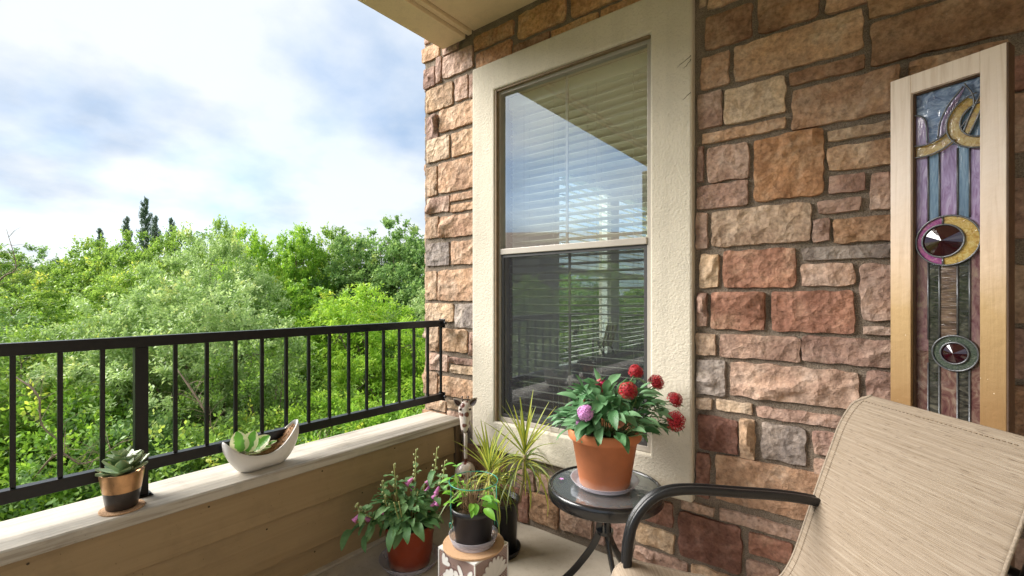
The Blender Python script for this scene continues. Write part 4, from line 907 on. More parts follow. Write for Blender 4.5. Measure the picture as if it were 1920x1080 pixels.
# ------------------------------------------------------------------ stained glass door panel leaning by the wall
PO = Vector((0.041, 1.850, 0)); PD = Vector((.9157, -.4019, 0)); PANG = math.atan2(PD.y, PD.x)
pn = empty('stained_glass_panel', PO, 'tall narrow stained glass panel in a cream and gold painted wooden frame', 'panel', rz=PANG)
def gold_wood():
    m = NM('gold_and_cream_paint'); c = m.n('ShaderNodeTexCoord'); geo = m.n('ShaderNodeNewGeometry'); sp = m.n('ShaderNodeSeparateXYZ'); m.l(geo.outputs['Position'], sp.inputs[0])
    v = m.coords('Object', scale=(60, 60, 2.5)); v2 = m.coords('Object')
    zz = m.math('ADD', sp.outputs[2], m.math('MULTIPLY', m.math('SUBTRACT', m.noise(v2, 9, 5), .5), .16))
    f = m.math('DIVIDE', m.math('SUBTRACT', zz, 0.85), 0.75)
    col = m.ramp(f, [(0.02, (0.34, 0.20, 0.085)), (0.40, (0.52, 0.35, 0.17)), (0.62, (0.76, 0.58, 0.42)), (0.9, (0.86, 0.73, 0.63))])
    g = m.noise(v, 1.0, 5, .6, .6); col = m.mix(m.ramp(g, [(0.35, 0.25), (0.5, 0.0)]), col, (0.40, 0.25, 0.12))
    sp_ = m.ramp(m.noise(v2, 85, 2, .5), [(0.735, 0.0), (0.76, 0.8)]); col = m.mix(sp_, col, (0.75, 0.62, 0.45))
    b = m.bump(g, .25, .004); b = m.bump(sp_, .4, .003, b); b = m.bump(m.noise(v2, 40, 4), .25, .004, b)
    met = m.ramp(f, [(0.3, 0.35), (0.7, 0.0)])
    m.bsdf(col, 0.42, met, b, spec=.4); return m.m
M['goldwood'] = gold_wood()
M['frame_side'] = simple('brown_wood_edge', (0.10, 0.055, 0.03), 0.6, 0, .2, 20, .3)
SW_ = 0.254; PZ0, PZ1 = 0.02, 1.858
bx2 = lambda name, b, mat, par, **k: add(name, mesh(name, *box(*b)), mat, par, **k)
bx2('stile', (0, .051, 0, .046, PZ0, PZ1), 'goldwood', pn, bevel=.0015); bx2('stile', (.203, SW_, 0, .046, PZ0, PZ1), 'goldwood', pn, bevel=.0015)
bx2('frame_rail', (.0512, .2028, .0004, .0456, PZ1 - .056, PZ1 - .0005), 'goldwood', pn, bevel=.001); bx2('frame_rail', (.0512, .2028, .0004, .0456, PZ0 + .0005, PZ0 + .14), 'goldwood', pn, bevel=.001)
bx2('edge_band', (SW_ + .0002, SW_ + .0035, .0008, .0455, PZ0, PZ1 - .001), 'frame_side', pn); bx2('inner_bead', (.0515, .0560, .014, .040, PZ0 + .141, PZ1 - .057), 'frame_side', pn)
bx2('inner_bead', (.0565, .2028, .014, .040, PZ1 - .0605, PZ1 - .0565), 'frame_side', pn)
def glassm(name, a, b, c, stretch=(3, 3, 18), k=1.0, rough=.10, streak=None):
    m = NM(name); v = m.coords('Object', scale=stretch, rnd=11.0)
    n = m.noise(v, 3.0 * k, 5, .6, 2.2); col = m.ramp(n, [(0.30, a), (0.50, b), (0.68, c)])
    nb = m.bump(m.noise(v, 5, 3, .5, 1.5), .35, .003)
    p = m.bsdf(col, rough, 0, nb, coat=.6, spec=.8, link=False)
    t = m.n('ShaderNodeBsdfTranslucent'); m.l(col, t.inputs[0]); mx = m.n('ShaderNodeMixShader'); mx.inputs[0].default_value = .25
    m.l(p.outputs[0], mx.inputs[1]); m.l(t.outputs[0], mx.inputs[2]); m.l(mx.outputs[0], m.out.inputs[0]); return m.m
M['g_lav'] = glassm('lavender_glass', (0.22, 0.11, 0.24), (0.42, 0.30, 0.52), (0.60, 0.50, 0.70), (22, 8, 3))  # lavender cast of the reflected sky put into the glass colour
M['g_blue'] = glassm('blue_glass', (0.05, 0.08, 0.20), (0.22, 0.32, 0.52), (0.46, 0.58, 0.76), (9, 8, 14))  # sky reflection on the top sheet painted in as blue
M['g_blue2'] = glassm('steel_blue_glass', (0.10, 0.18, 0.28), (0.17, 0.28, 0.40), (0.26, 0.38, 0.50), (22, 8, 3))  # reflected sky on the upper strips painted into their base colour
M['g_gold'] = glassm('gold_glass', (0.42, 0.22, 0.05), (0.62, 0.43, 0.12), (0.72, 0.60, 0.26), (10, 8, 10), 2)
M['g_mag'] = glassm('magenta_glass', (0.20, 0.04, 0.18), (0.40, 0.10, 0.30), (0.50, 0.22, 0.30), (10, 8, 10), 2)
M['g_maroon'] = glassm('maroon_streaky_glass', (0.08, 0.025, 0.03), (0.19, 0.10, 0.085), (0.34, 0.25, 0.19), (12, 8, 9), .8)
M['g_mauve'] = glassm('mauve_streaky_glass', (0.14, 0.05, 0.07), (0.25, 0.14, 0.15), (0.34, 0.24, 0.20), (14, 8, 7), .8)
M['g_olive'] = glassm('dark_olive_glass', (0.010, 0.011, 0.010), (0.05, 0.048, 0.040), (0.15, 0.14, 0.11), (8, 8, 16), .9)
M['g_brown'] = glassm('brown_ribbed_glass', (0.06, 0.035, 0.03), (0.16, 0.10, 0.075), (0.30, 0.21, 0.15), (5, 8, 26), .8)
M['g_jewel'] = simple('dark_red_jewel', (0.022, 0.003, 0.006), 0.06, 0, .2, 10, .02, coat=1.0)
M['g_green'] = glassm('mottled_green_glass', (0.03, 0.05, 0.04), (0.08, 0.10, 0.08), (0.16, 0.18, 0.14), (20, 20, 20), 2)
M['lead'] = simple('lead_came', (0.15, 0.155, 0.165), 0.38, .75, .25, 60, .25, 120)
GY = 0.024
def piece(pts, mat, y=GY, name='glass_piece', t=.003):
    n = len(pts); cx = sum(p[0] for p in pts) / n; cz = sum(p[1] for p in pts) / n
    V = [(x - cx, 0, z - cz) for x, z in pts] + [(x - cx, t, z - cz) for x, z in pts]
    F = [tuple(range(n)), tuple(range(2 * n - 1, n - 1, -1))] + [(i, i + n, (i + 1) % n + n, (i + 1) % n) for i in range(n)]
    return add(name, mesh(name, V, F), mat, pn, loc=(cx, y, cz))
def came(pts, w=.0032, y=GY - .001, closed=False):
    q = [(x, 0, z) for x, z in pts]; c = Vector(q[0])
    V, F = sweep([Vector(a) - c for a in q], [(w * .5 * math.cos(a), w * .9 * math.sin(a)) for a in [2 * math.pi * i / 8 for i in range(8)]], up=(0, 1, 0), closed=closed)
    # up along y: side lies in the pane
    return add('lead_came', mesh('lead_came', V, F, smooth=True), 'lead', pn, loc=(c.x, y, c.z))
def came2(pts, w=.0048, closed=False, y=GY - .001):
    q = [Vector((x, 0, z)) for x, z in pts]; c = q[0].copy()
    V, F = sweep([a - c for a in q], [(w * .5 * math.cos(2 * math.pi * i / 8), w * .55 * math.sin(2 * math.pi * i / 8)) for i in range(8)], up=(0, 1, 0), closed=closed)
    return add('lead_came', mesh('lead_came', V, F, smooth=True), 'lead', pn, loc=(c.x, y, c.z))
def arc(cx, cz, r, a0, a1, n=24): return [(cx + r * math.cos(R(a0 + (a1 - a0) * i / n)), cz + r * math.sin(R(a0 + (a1 - a0) * i / n))) for i in range(n + 1)]
def cm(pts): return [(p[0], p[2]) for p in crv([(x, 0, z) for x, z in pts], 6)]
H_ = 1.19; cols = [.0565, .0844, .1101, .1500, .1756, .2028]
S0, S1 = .0565, .2028
def col_piece(i, z0, z1, mat): piece([(cols[i], z0), (cols[i + 1], z0), (cols[i + 1], z1), (cols[i], z1)], mat)
ZB_ = .435 + H_; ZC = .163 + H_; ZS = -.160 + H_
for i, mt in enumerate(('g_lav', 'g_blue2', 'g_lav', 'g_blue2', 'g_lav')): col_piece(i, ZC, ZB_, mt)
for i, mt in enumerate(('g_mauve', 'g_olive', 'g_brown', 'g_olive', 'g_mauve')): col_piece(i, ZS, ZC - .0002, mt)
for i, mt in enumerate(('g_maroon', 'g_olive', 'g_maroon', 'g_olive', 'g_maroon')): col_piece(i, PZ0 + .141, ZS - .0002, mt)
piece([(S0, ZB_ + .0002), (S1, ZB_ + .0002), (S1, PZ1 - .061), (S0, PZ1 - .061)], 'g_blue')
T1 = GY - .0034
# band and arches at the top
bt = cm([(S0, .4535), (.080, .450), (.108, .458), (.133, .476)]); bb = cm([(S0, .418), (.088, .4175), (.122, .428), (.148, .447)])
piece([(x, z + H_) for x, z in bb] + [(x, z + H_) for x, z in reversed(bt)], 'g_gold', T1)
la = cm([(S0, .546), (.074, .535), (.083, .512), (.0855, .455)])
piece([(S0, .455 + H_)] + [(x, z + H_) for x, z in reversed(la)], 'g_lav', T1)
ba = cm([(.166, .590), (.134, .550), (.115, .505), (.1105, .462)])
piece([(x, z + H_) for x, z in ba] + [(.133, .478 + H_), (.135, .52 + H_), (.155, .563 + H_)], 'g_lav', T1)
RC = (.206, .487 + H_)
def clipx(pts): return [(min(x, S1), z) for x, z in pts]
piece(clipx(arc(*RC, .047, 94, 266, 18)), 'g_blue2', T1)
piece(arc(*RC, .0765, 115, 267, 26) + list(reversed(clipx(arc(*RC, .047, 94, 266, 18)))), 'g_gold', T1 - .0036)
dg0 = cm([(.166, .463), (.176, .495), (.188, .525), (S1, .560)]); dg1 = cm([(.178, .452), (.190, .480), (S1, .515)])
piece([(x, z + H_) for x, z in dg0] + [(x, z + H_) for x, z in reversed(dg1)], 'g_gold', T1 - .0072)
for p in (bt, bb, la, ba, dg0, dg1, cm([(.1679, .596), (.183, .565), (.1875, .535), (.180, .505), (.159, .474)])): came2([(x, z + H_) for x, z in p], y=T1 - .0085)
came2(arc(*RC, .0765, 100, 267, 30), y=T1 - .0085); came2(clipx(arc(*RC, .047, 96, 264, 22)), y=T1 - .0085)
# verticals
for x in cols[1:5]:
    for z0, z1 in ((ZC + .06, ZB_ - .012), (ZS + .035, ZC - .055), (PZ0 + .142, ZS - .035)): came2([(x, z0), (x, (z0 + z1) / 2), (x, z1)])
# big disc
bc = (.1285, ZC); jc = (.1190, ZC)
piece(arc(*bc, .0715, 100, 262, 26) + [(.119, ZC)], 'g_mag', T1); piece([(.119, ZC)] + arc(*bc, .0715, 262.2, 459.8, 30), 'g_gold', T1)
def jewel(c, r, y, n=10):
    V = [(0, -.012, 0)] + [(r * math.cos(2 * math.pi * i / n + .3), 0, r * math.sin(2 * math.pi * i / n + .3)) for i in range(n)]
    add('jewel', mesh('jewel', V, [(0, i + 1, (i + 1) % n + 1) for i in range(n)] + [tuple(range(n, 0, -1))]), 'g_jewel', pn, loc=(c[0], y, c[1]))
jewel(jc, .0455, T1 - .0008, 26)
came2(arc(*bc, .0715, 0, 360, 48)[:-1], .0052, True, T1 - .002); came2(arc(*jc, .0470, 0, 360, 40)[:-1], .0052, True, T1 - .003)
came2([(.119, ZC + .047), (.119, ZC + .0705)], y=T1 - .002); came2([(.119, ZC - .047), (.119, ZC - .0705)], y=T1 - .002)
# small disc
sc = (.1454, ZS); piece(arc(*sc, .050, 0, 360, 36)[:-1], 'g_green', T1); jewel((.1445, ZS), .029, T1 - .0008, 22)
came2(arc(*sc, .050, 0, 360, 40)[:-1], .0050, True, T1 - .002); came2(arc(.1445, ZS, .0305, 0, 360, 32)[:-1], .0048, True, T1 - .003)
bx2('backing_board', (.0565, .2028, .036, .040, PZ0 + .141, PZ1 - .061), 'furn', pn)

# ------------------------------------------------------------------ sling chair
CA = math.atan2(.775, -.632)
ch = empty('patio_chair', (-.006, 1.532, 0), 'tan woven sling patio chair with a black metal armrest, in the right foreground', 'chair', rz=CA)
def sling():
    m = NM('woven_sling_fabric'); uv = m.n('ShaderNodeTexCoord').outputs['UV']
    def mp(sc):
        x = m.n('ShaderNodeMapping'); x.inputs['Scale'].default_value = sc; m.l(uv, x.inputs[0]); return x.outputs[0]
    a = m.noise(mp((4, 190, 1)), 1.0, 4, .65); b = m.noise(mp((9, 560, 1)), 1.0, 3, .7); c = m.noise(mp((30, 420, 1)), 1.0, 2, .5)
    col = m.ramp(a, [(0.30, (0.225, 0.175, 0.125)), (0.5, (0.28, 0.222, 0.164)), (0.7, (0.345, 0.284, 0.218))])
    col = m.mix(m.ramp(b, [(0.50, 0.0), (0.66, 0.75)]), col, (0.20, 0.145, 0.09))
    col = m.mix(m.ramp(c, [(0.62, 0.0), (0.72, 0.75)]), col, (0.09, 0.06, 0.04))
    w = m.n('ShaderNodeTexWave'); w.wave_type = 'BANDS'; w.bands_direction = 'Y'; w.inputs['Scale'].default_value = 95; w.inputs['Distortion'].default_value = .6; m.l(uv, w.inputs[0])
    nb = m.bump(w.outputs['Fac'], .35, .0015); nb = m.bump(b, .3, .001, nb)
    m.bsdf(col, .75, 0, nb, spec=.3); return m.m
M['sling'] = sling()
def sheet(name, outline, prof, mat, parent, n=40, m_=60, t=.004, uvk=1.0, extra=None):
    """outline(t) -> (x0, x1) ; prof: list of (y, z) smooth path"""
    path = [Vector((0, p[0], p[1])) for p in prof]; path = crv(path, 8)
    Ls = [0.0]
    for i in range(1, len(path)): Ls.append(Ls[-1] + (path[i] - path[i - 1]).length)
    V, F, UV = [], [], []; T = Ls[-1]
    rows = []
    for j in range(m_ + 1):
        s = T * j / m_; k = max(i for i in range(len(Ls)) if Ls[i] <= s + 1e-9); k = min(k, len(path) - 2)
        f = (s - Ls[k]) / (Ls[k + 1] - Ls[k]); p = path[k].lerp(path[k + 1], f); tg = (path[k + 1] - path[k]).normalized(); nrm = Vector((1, 0, 0)).cross(tg)
        x0, x1 = outline(j / m_)
        for i in range(n + 1):
            a = i / n; x = x0 + (x1 - x0) * a
            sag = (extra(a, j / m_) if extra else 0); q = p + nrm * sag
            V.append((x, q.y, q.z)); UV.append((x * uvk, s * uvk))
    for j in range(m_):
        for i in range(n): q = j * (n + 1) + i; F.append((q, q + 1, q + n + 2, q + n + 1))
    me = mesh(name, V, F, UV, smooth=True); o = add(name, me, mat, parent)
    so = o.modifiers.new('thickness', 'SOLIDIFY'); so.thickness = t; so.offset = 0
    return o
XC = -.155; HWD = .228
def back_out(t):
    # rounded upper corners
    e = 0.0
    s = t * .60
    if s < .125: u_ = 1 - s / .125; e = .072 * (1 - math.sqrt(max(0, 1 - u_ * u_))) + .0
    return (XC - HWD + e * .35 - .010, XC + HWD - e + 0.0)
back_prof = [(-.004, .931), (.010, .885), (.043, .795), (.078, .700), (.113, .600), (.155, .480), (.185, .425), (.205, .405)]
seat_prof = [(.225, .398), (.33, .405), (.45, .425), (.56, .452), (.62, .462), (.652, .452), (.668, .425), (.664, .395)]
bo = sheet('back_sling', back_out, back_prof, 'sling', ch, extra=lambda a, t: .012 * math.sin(math.pi * a) * min(1, t * 4))
so_ = sheet('seat_sling', lambda t: (XC - HWD, XC + HWD - .02 * max(0, t - .8) * 5), seat_prof, 'sling', ch, extra=lambda a, t: -.010 * math.sin(math.pi * a))
# stitched hems: narrow raised strips along the edges and the top
def hem(name, pts, r=.0035): return add(name, mesh(name, *sweep(crv(pts, 4), circ(r, 6), up=(1, 0, 0)), smooth=True), 'sling_edge', ch)
M['sling_edge'] = simple('sling_hem_fabric', (0.30, 0.24, 0.18), .8, 0, .25, 180, .5, 300)
edge = []
for j in range(0, 61, 3):
    x0, x1 = back_out(j / 60); edge.append((x1, j))
vco = [v.co.copy() for v in bo.data.vertices]
def backpt(i, j): return vco[j * 41 + i]
def offs(i, j, dy=.0035):
    a = backpt(max(0, min(40, i)), j); return a + Vector((0, .0, 0)) + Vector((0, dy, dy * .3))
hem('edge_binding', [backpt(40, j) + Vector((0, .0015, 0)) for j in range(0, 61, 3)]); hem('edge_binding', [backpt(0, j) + Vector((0, .0015, 0)) for j in range(0, 61, 3)])
hem('edge_binding', [backpt(i, 0) + Vector((0, .0, .001)) for i in range(0, 41, 4)])
# stitch line: short dark threads parallel to the edge
st = []
for j in range(2, 59):
    for fr_ in (0, .5):
        a = backpt(38, j).lerp(backpt(38, j + 1), fr_); b = backpt(38, j).lerp(backpt(38, j + 1), fr_ + .3); o_ = Vector((0, .0034, .001)); st.append(sweep([a + o_, b + o_], circ(.0009, 4), up=(1, 0, 0)))
for i in range(3, 38):
    a = backpt(i, 2); b = backpt(i, 2).lerp(backpt(i + 1, 2), .55); o_ = Vector((0, .0034, .001)); st.append(sweep([a + o_, b + o_], circ(.0009, 4)))
M['thread'] = simple('brown_thread', (0.20, 0.14, 0.085), .8)
add('stitching', mesh('stitching', *join(*st)), 'thread', ch)
sv = [v.co.copy() for v in so_.data.vertices]
hem('edge_binding', [sv[j * 41 + 40] for j in range(0, 61, 3)])
# black frame
AP = [(w_, h_) for w_, h_ in ((-.017, -.010), (-.017, .004), (-.013, .010), (-.004, .0125), (.004, .0125), (.013, .010), (.017, .004), (.017, -.010), (.013, -.0125), (.006, -.0125), (.004, -.0085), (-.004, -.0085), (-.006, -.0125), (-.013, -.0125))]
for ax, nm in ((.058, 'arm'), (-.368 - .045, 'arm')):
    path = crv([(ax, .020, .600), (ax, .100, .628), (ax, .200, .645), (ax, .320, .655), (ax, .440, .664), (ax, .510, .660), (ax, .560, .640), (ax, .603, .590), (ax, .622, .530), (ax, .628, .450), (ax, .626, .30), (ax, .615, .12), (ax, .610, .0)], 6)
    add('armrest', mesh('armrest', *sweep(path, AP, up=(1, 0, 0)) if False else sweep(path, [(b, a) for a, b in AP], up=(1, 0, 0)), smooth=True), 'black_tex', ch, label='black rounded armrest running down into the front leg')
def ft(name, pts, r=.0125, parent=ch, mat='black_tex'): return add(name, mesh(name, *tube(crv(pts, 5), r, 10), smooth=True), mat, parent)
for ax in (.036, -.392):
    ft('side_rail', [(ax, -.015, .80), (ax, .028, .70), (ax, .066, .595), (ax, .110, .475), (ax, .17, .405), (ax, .30, .388), (ax, .50, .415), (ax, .60, .435)])
    ft('rear_leg', [(ax, .24, .37), (ax, .12, .22), (ax, -.02, .0)])
for y, z in ((.60, .430), (.22, .375), (.02, .68)): ft('cross_bar', [(-.392, y, z), (-.17, y, z), (.036, y, z)], .010)
# rope-like lacing of the near edge
lz = []
q = crv([(-.392, -.030, .83), (-.392, -.012, .76), (-.392, .015, .70), (-.392, .04, .62)], 10)
ft('near_edge_tube', [(-.398, -.026, .845), (-.400, -.006, .78), (-.400, .022, .70), (-.400, .055, .60), (-.400, .10, .48)], .013)

# ------------------------------------------------------------------ side table
TB = Vector((-.839, 1.665, 0)); TT = .446
tbl = empty('side_table', TB, 'small round black metal table with a textured glass top by the stone wall', 'table')
V, F = lathe([(.206, .400), (.218, .398), (.2245, .404), (.226, .430), (.2235, .443), (.219, .4475), (.211, .4475), (.2075, .444), (.2065, .437), (.206, .430)], 72)
n_ = 72; F += [((9) * n_ + i, (9) * n_ + (i + 1) % n_, (i + 1) % n_, i) for i in range(n_)]
add('table_rim', mesh('table_rim', V, F, smooth=True), 'black_gloss', tbl)
def wavy_glass():
    m = NM('pebbled_table_glass'); v = m.coords('Object'); nb = m.bump(m.noise(v, 34, 3, .5), .30, .006)
    tr_ = m.n('ShaderNodeBsdfTransparent'); tr_.inputs[0].default_value = (.34, .38, .38, 1)
    gl = m.n('ShaderNodeBsdfGlossy'); gl.inputs['Roughness'].default_value = .09; gl.inputs[0].default_value = (.85, .93, .97, 1); m.l(nb, gl.inputs['Normal'])
    df = m.n('ShaderNodeBsdfDiffuse'); df.inputs[0].default_value = (.20, .22, .22, 1)
    m1 = m.n('ShaderNodeMixShader'); m1.inputs[0].default_value = .35; m.l(tr_.outputs[0], m1.inputs[1]); m.l(df.outputs[0], m1.inputs[2])
    fr = m.n('ShaderNodeFresnel'); fr.inputs[0].default_value = 1.5; gb = m.n('ShaderNodeNewGeometry'); m2 = m.n('ShaderNodeMixShader'); m.l(m.math('MULTIPLY', m.math('ADD', m.math('MULTIPLY', fr.outputs[0], 2.2), .14), m.math('SUBTRACT', 1.0, gb.outputs['Backfacing'])), m2.inputs[0])
    m.l(m1.outputs[0], m2.inputs[1]); m.l(gl.outputs[0], m2.inputs[2]); m.l(m2.outputs[0], m.out.inputs[0]); return m.m
M['wglass'] = wavy_glass()
V, F = lathe([(.2062, .437), (.2062, .443)], 72, True, True); add('glass_top', mesh('glass_top', V, F), 'wglass', tbl)
for a in (200, 320, 80):
    d = Vector((math.cos(R(a)), math.sin(R(a)), 0)); path = crv([d * .150 + Vector((0, 0, .398)), d * .07 + Vector((0, 0, .385)), d * .026 + Vector((0, 0, .35)), d * .022 + Vector((0, 0, .27)), d * .045 + Vector((0, 0, .20)), d * .12 + Vector((0, 0, .09)), d * .195 + Vector((0, 0, .006))], 6)
    add('leg', mesh('leg', *sweep(path, [(-.013, -.007), (.013, -.007), (.013, .007), (-.013, .007)], up=(-d.y, d.x, 0)), smooth=False), 'black_gloss', tbl, bevel=.003)
V, F = lathe([(.034, .255), (.034, .268)], 20, True, True); add('leg_collar', mesh('leg_collar', V, F), 'black_gloss', tbl)
fp = empty('fallen_blossom', (-1.00, 1.60, .4485), 'tiny pale pink blossom fallen on the glass table top', 'blossom')
for i in range(5):
    add('petal', leaf_mesh('petal', .011, .005, .2, .1, 2), 'fl_lil', fp, mtx=aim((0, 0, .001), (math.cos(i * 1.257), math.sin(i * 1.257), .15)))

def pot(parent, prof, mat, n=56, name='pot', **k): return add(name, mesh(name, *lathe(prof, n), smooth=True), mat, parent, **k)
def saucer(loc, r, h, label, n=48):
    o = empty('saucer', loc, label, 'saucer')
    V, F = lathe([(0.0001, .0005), (r * .82, .0005), (r * .86, .002), (r, h), (r - .0025, h), (r * .85, .004), (r * .81, .0030), (0.0001, .0030)], n)
    add('saucer_dish', mesh('saucer_dish', V, F, smooth=True), 'plastic', o); return o

# ------------------------------------------------------------------ red-flowered plant in terracotta pot
PC = Vector((-.842, 1.668, .4480))
saucer(PC, .134, .024, 'clear plastic saucer under the terracotta pot on the table')
pp = empty('flower_pot', PC + Vector((0, 0, .0032)), 'terracotta-coloured pot of red, magenta and lilac star-cluster flowers on the round table', 'potted plant')
pot(pp, [(0.0001, .001), (.096, .001), (.0985, .004), (.128, .180), (.1385, .181), (.1425, .186), (.1465, .216), (.144, .221), (.138, .221), (.1355, .214), (.124, .165), (.0001, .160)], 'terra')
V, F = lathe([(.0001, .192), (.08, .195), (.128, .188)], 36); add('soil', mesh('soil', V, F, smooth=True), 'soil', pp)
lm = [leaf_mesh('leaf', L, W, cu, .16, 6, .9, .03) for L, W, cu in ((.092, .036, .7), (.078, .032, .45), (.100, .038, 1.0), (.066, .026, .3))]
rng = random.Random(12)
pl0 = pp.location
heads = [((-.752, 1.762, .888), .030, 'fl_red'), ((-.735, 1.648, .833), .036, 'fl_red'), ((-.688, 1.812, .845), .033, 'fl_red'), ((-.620, 1.830, .783), .031, 'fl_red'), ((-.590, 1.749, .721), .038, 'fl_red'), ((-.859, 1.677, .830), .029, 'fl_mag'), ((-.836, 1.505, .763), .030, 'fl_lil'), ((-.872, 1.53, .716), .017, 'fl_lil'), ((-.90, 1.60, .775), .012, 'fl_red')]
stems = []
def umbel(c, r, mat, axis):
    """a dome of little five-petalled stars"""
    vf = []; nstar = int(24 + r * 1500); tubesv = []
    for i in range(nstar):
        ph = math.acos(1 - 1.45 * (i + .5) / nstar); a = i * 2.39996
        d = Vector((math.sin(ph) * math.cos(a), math.sin(ph) * math.sin(a), math.cos(ph)))
        rr_ = r * rng.uniform(.84, 1.04); p = d * rr_
        x = d.orthogonal().normalized(); y = d.cross(x); sz = .0098 * (1 if r > .02 else .6); a0 = rng.uniform(0, 6)
        V = [p + d * .0005]; F = []
        for k in range(5):
            b = a0 + k * 1.2566
            V += [p + (x * math.cos(b - .42) + y * math.sin(b - .42)) * sz * .42 + d * .001, p + (x * math.cos(b) + y * math.sin(b)) * sz + d * rng.uniform(-.001, .003), p + (x * math.cos(b + .42) + y * math.sin(b + .42)) * sz * .42 + d * .001]
            F.append((0, 1 + 3 * k, 2 + 3 * k, 3 + 3 * k))
        vf.append((V, F)); tubesv.append(sweep([d * r * .15, p], circ(.0011, 3), cap=False))
    vf += tubesv
    me = mesh('flower_head', *join(*vf)); ax = Vector(axis).normalized(); q = ax.to_track_quat('Z', 'Y').to_matrix().to_4x4(); q.translation = Vector(c) - pl0
    fh = add('flower_head', me, mat, pp, mtx=q)
    add('flower_core', mesh('flower_core', *ellipsoid(r * .60, r * .60, r * .55, 12, 8), smooth=True), 'fl_core' if mat != 'fl_lil' else 'fl_corel', fh)
for c, r, mt in heads:
    c = Vector(c); ax = (c - Vector((-.842, 1.668, .70))).normalized() + Vector((-.1, -.35, .25)); umbel(c, r, mt, ax)
    b = Vector((-.842 + (c.x + .842) * .35, 1.668 + (c.y - 1.668) * .35, .66)); stems.append(tube(crv([b - pl0, (b + c) / 2 - pl0 + Vector((0, 0, .04)), c - pl0 - ax.normalized() * r * .3], 4), .0024, 5))
    for k in range(12):
        a = k * .9 + rng.uniform(-.3, .3); d = Vector((math.cos(a), math.sin(a), rng.uniform(-.45, .2)))
        add('leaf', rng.choice(lm), 'penta_leaf', pp, mtx=aim(c - pl0 - ax.normalized() * (r * .5 + .010 + .006 * k) , d, roll=rng.uniform(-.3, .3), s=rng.uniform(.6, .95)))
for i in range(250):
    # dome of foliage, longer to the right-hand front
    a = rng.uniform(0, 2 * math.pi); ph = rng.uniform(.05, 1.05) ** .8 * 1.5
    ex = 1.08 + .34 * max(-.25, math.cos(a - R(38)))
    d = Vector((math.sin(ph) * math.cos(a), math.sin(ph) * math.sin(a), math.cos(ph)))
    rad = rng.uniform(.50, 1.0)
    p = Vector((d.x * .165 * ex, d.y * .160 * ex,   .215 + max(-.0, d.z) * .165 + rng.uniform(-.012, .014))) * 1.0
    p = Vector((p.x * rad, p.y * rad, .20 + (p.z - .20) * rad + .01))
    dd = Vector((d.x, d.y, rng.uniform(-.35, .55) + .25 * d.z)) + Vector((rng.uniform(-.4, .4), rng.uniform(-.4, .4), 0))
    add('leaf', rng.choice(lm), 'penta_leaf', pp, mtx=aim(p, dd, roll=rng.uniform(-.5, .5), s=rng.uniform(.75, 1.1)))
    if i % 4 == 0: stems.append(tube([(p.x * .2, p.y * .2, .19), (p.x * .6, p.y * .6, .21), tuple(p)], .002, 4))
add('stems', mesh('stems', *join(*stems), smooth=True), 'stem', pp)

# ------------------------------------------------------------------ patterned box with coaster, saucer and black pot
def deco():
    m = NM('brown_dotted_glaze'); geo = m.n('ShaderNodeTexCoord').outputs['Object']; sp = m.n('ShaderNodeSeparateXYZ'); m.l(geo, sp.inputs[0])
    h = m.math('ADD', sp.outputs[0], sp.outputs[1])
    p = m.math('MULTIPLY', m.math('ADD', h, sp.outputs[2]), 105.0); q = m.math('MULTIPLY', m.math('SUBTRACT', h, sp.outputs[2]), 105.0)
    fx = m.math('SUBTRACT', m.math('FRACT', p), .5); fy = m.math('SUBTRACT', m.math('FRACT', q), .5)
    d = m.math('SQRT', m.math('ADD', m.math('MULTIPLY', fx, fx), m.math('MULTIPLY', fy, fy)))
    col = m.ramp(d, [(0.25, (0.72, 0.68, 0.64)), (0.31, (0.13, 0.035, 0.02))])
    m.bsdf(col, .25, 0, None, coat=.5); return m.m
M['deco'] = deco(); M['deco_white'] = simple('white_glaze', (0.72, 0.71, 0.68), .22, 0, .05, 10, .02, coat=.4); M['deco_line'] = simple('brown_glaze_line', (0.10, 0.03, 0.02), .3)
BX = Vector((-1.205, 1.296, 0)); BH = .240; hb = .0925
bxo = empty('ceramic_stool', BX, 'square brown ceramic stool with white dots and painted white flowers on the floor', 'stool')
add('stool_body', mesh('stool_body', *box(-hb, hb, -hb, hb, 0, BH)), 'deco', bxo, bevel=.004)
for sx in (-1, 1):
    for sy in (-1, 1): bx2('corner_line', (sx * hb - .0022, sx * hb + .0022, sy * hb - .0022, sy * hb + .0022, .001, BH - .006), 'deco_white', bxo)
add('top_border', ring_mesh('top_border', (-hb - .002, hb + .002, -hb - .002, hb + .002), (-hb + .02, hb - .02, -hb + .02, hb - .02), -BH - .003, -BH + .003, Vector((0, 0, 0))), 'deco_white', bxo, rot=(R(-90), 0, 0))
def on_face(face, a, z, out_):  # face 0: facing -y; 1: facing +x ; a along
    return Vector((a, -hb - out_, z)) if face == 0 else Vector((hb + out_, a, z))
PC_ = [0]
def petal(face, ca, cz, ang, L, Wd, mat='deco_white', out_=.0010):
    PC_[0] += 1; out_ += PC_[0] * .000012
    V0 = []; n = 14
    for k in range(n):
        t = 2 * math.pi * k / n; u_ = L * .5 * (1 - math.cos(t)); w_ = Wd * .5 * math.sin(t) * (.45 + .75 * u_ / L)
        a = ca + u_ * math.cos(ang) - w_ * math.sin(ang); z = cz + u_ * math.sin(ang) + w_ * math.cos(ang)
        a = max(-hb + .004, min(hb - .004, a)); z = max(.004, min(BH - .006, z)); V0.append((a, z))
    V = [on_face(face, a, z, out_) for a, z in V0] + [on_face(face, a, z, -.001) for a, z in V0]
    F = [tuple(range(n)) if face == 0 else tuple(range(n))] + [(i, i + n, (i + 1) % n + n, (i + 1) % n) for i in range(n)]
    add('painted_petal', mesh('painted_petal', V, F), mat, bxo)
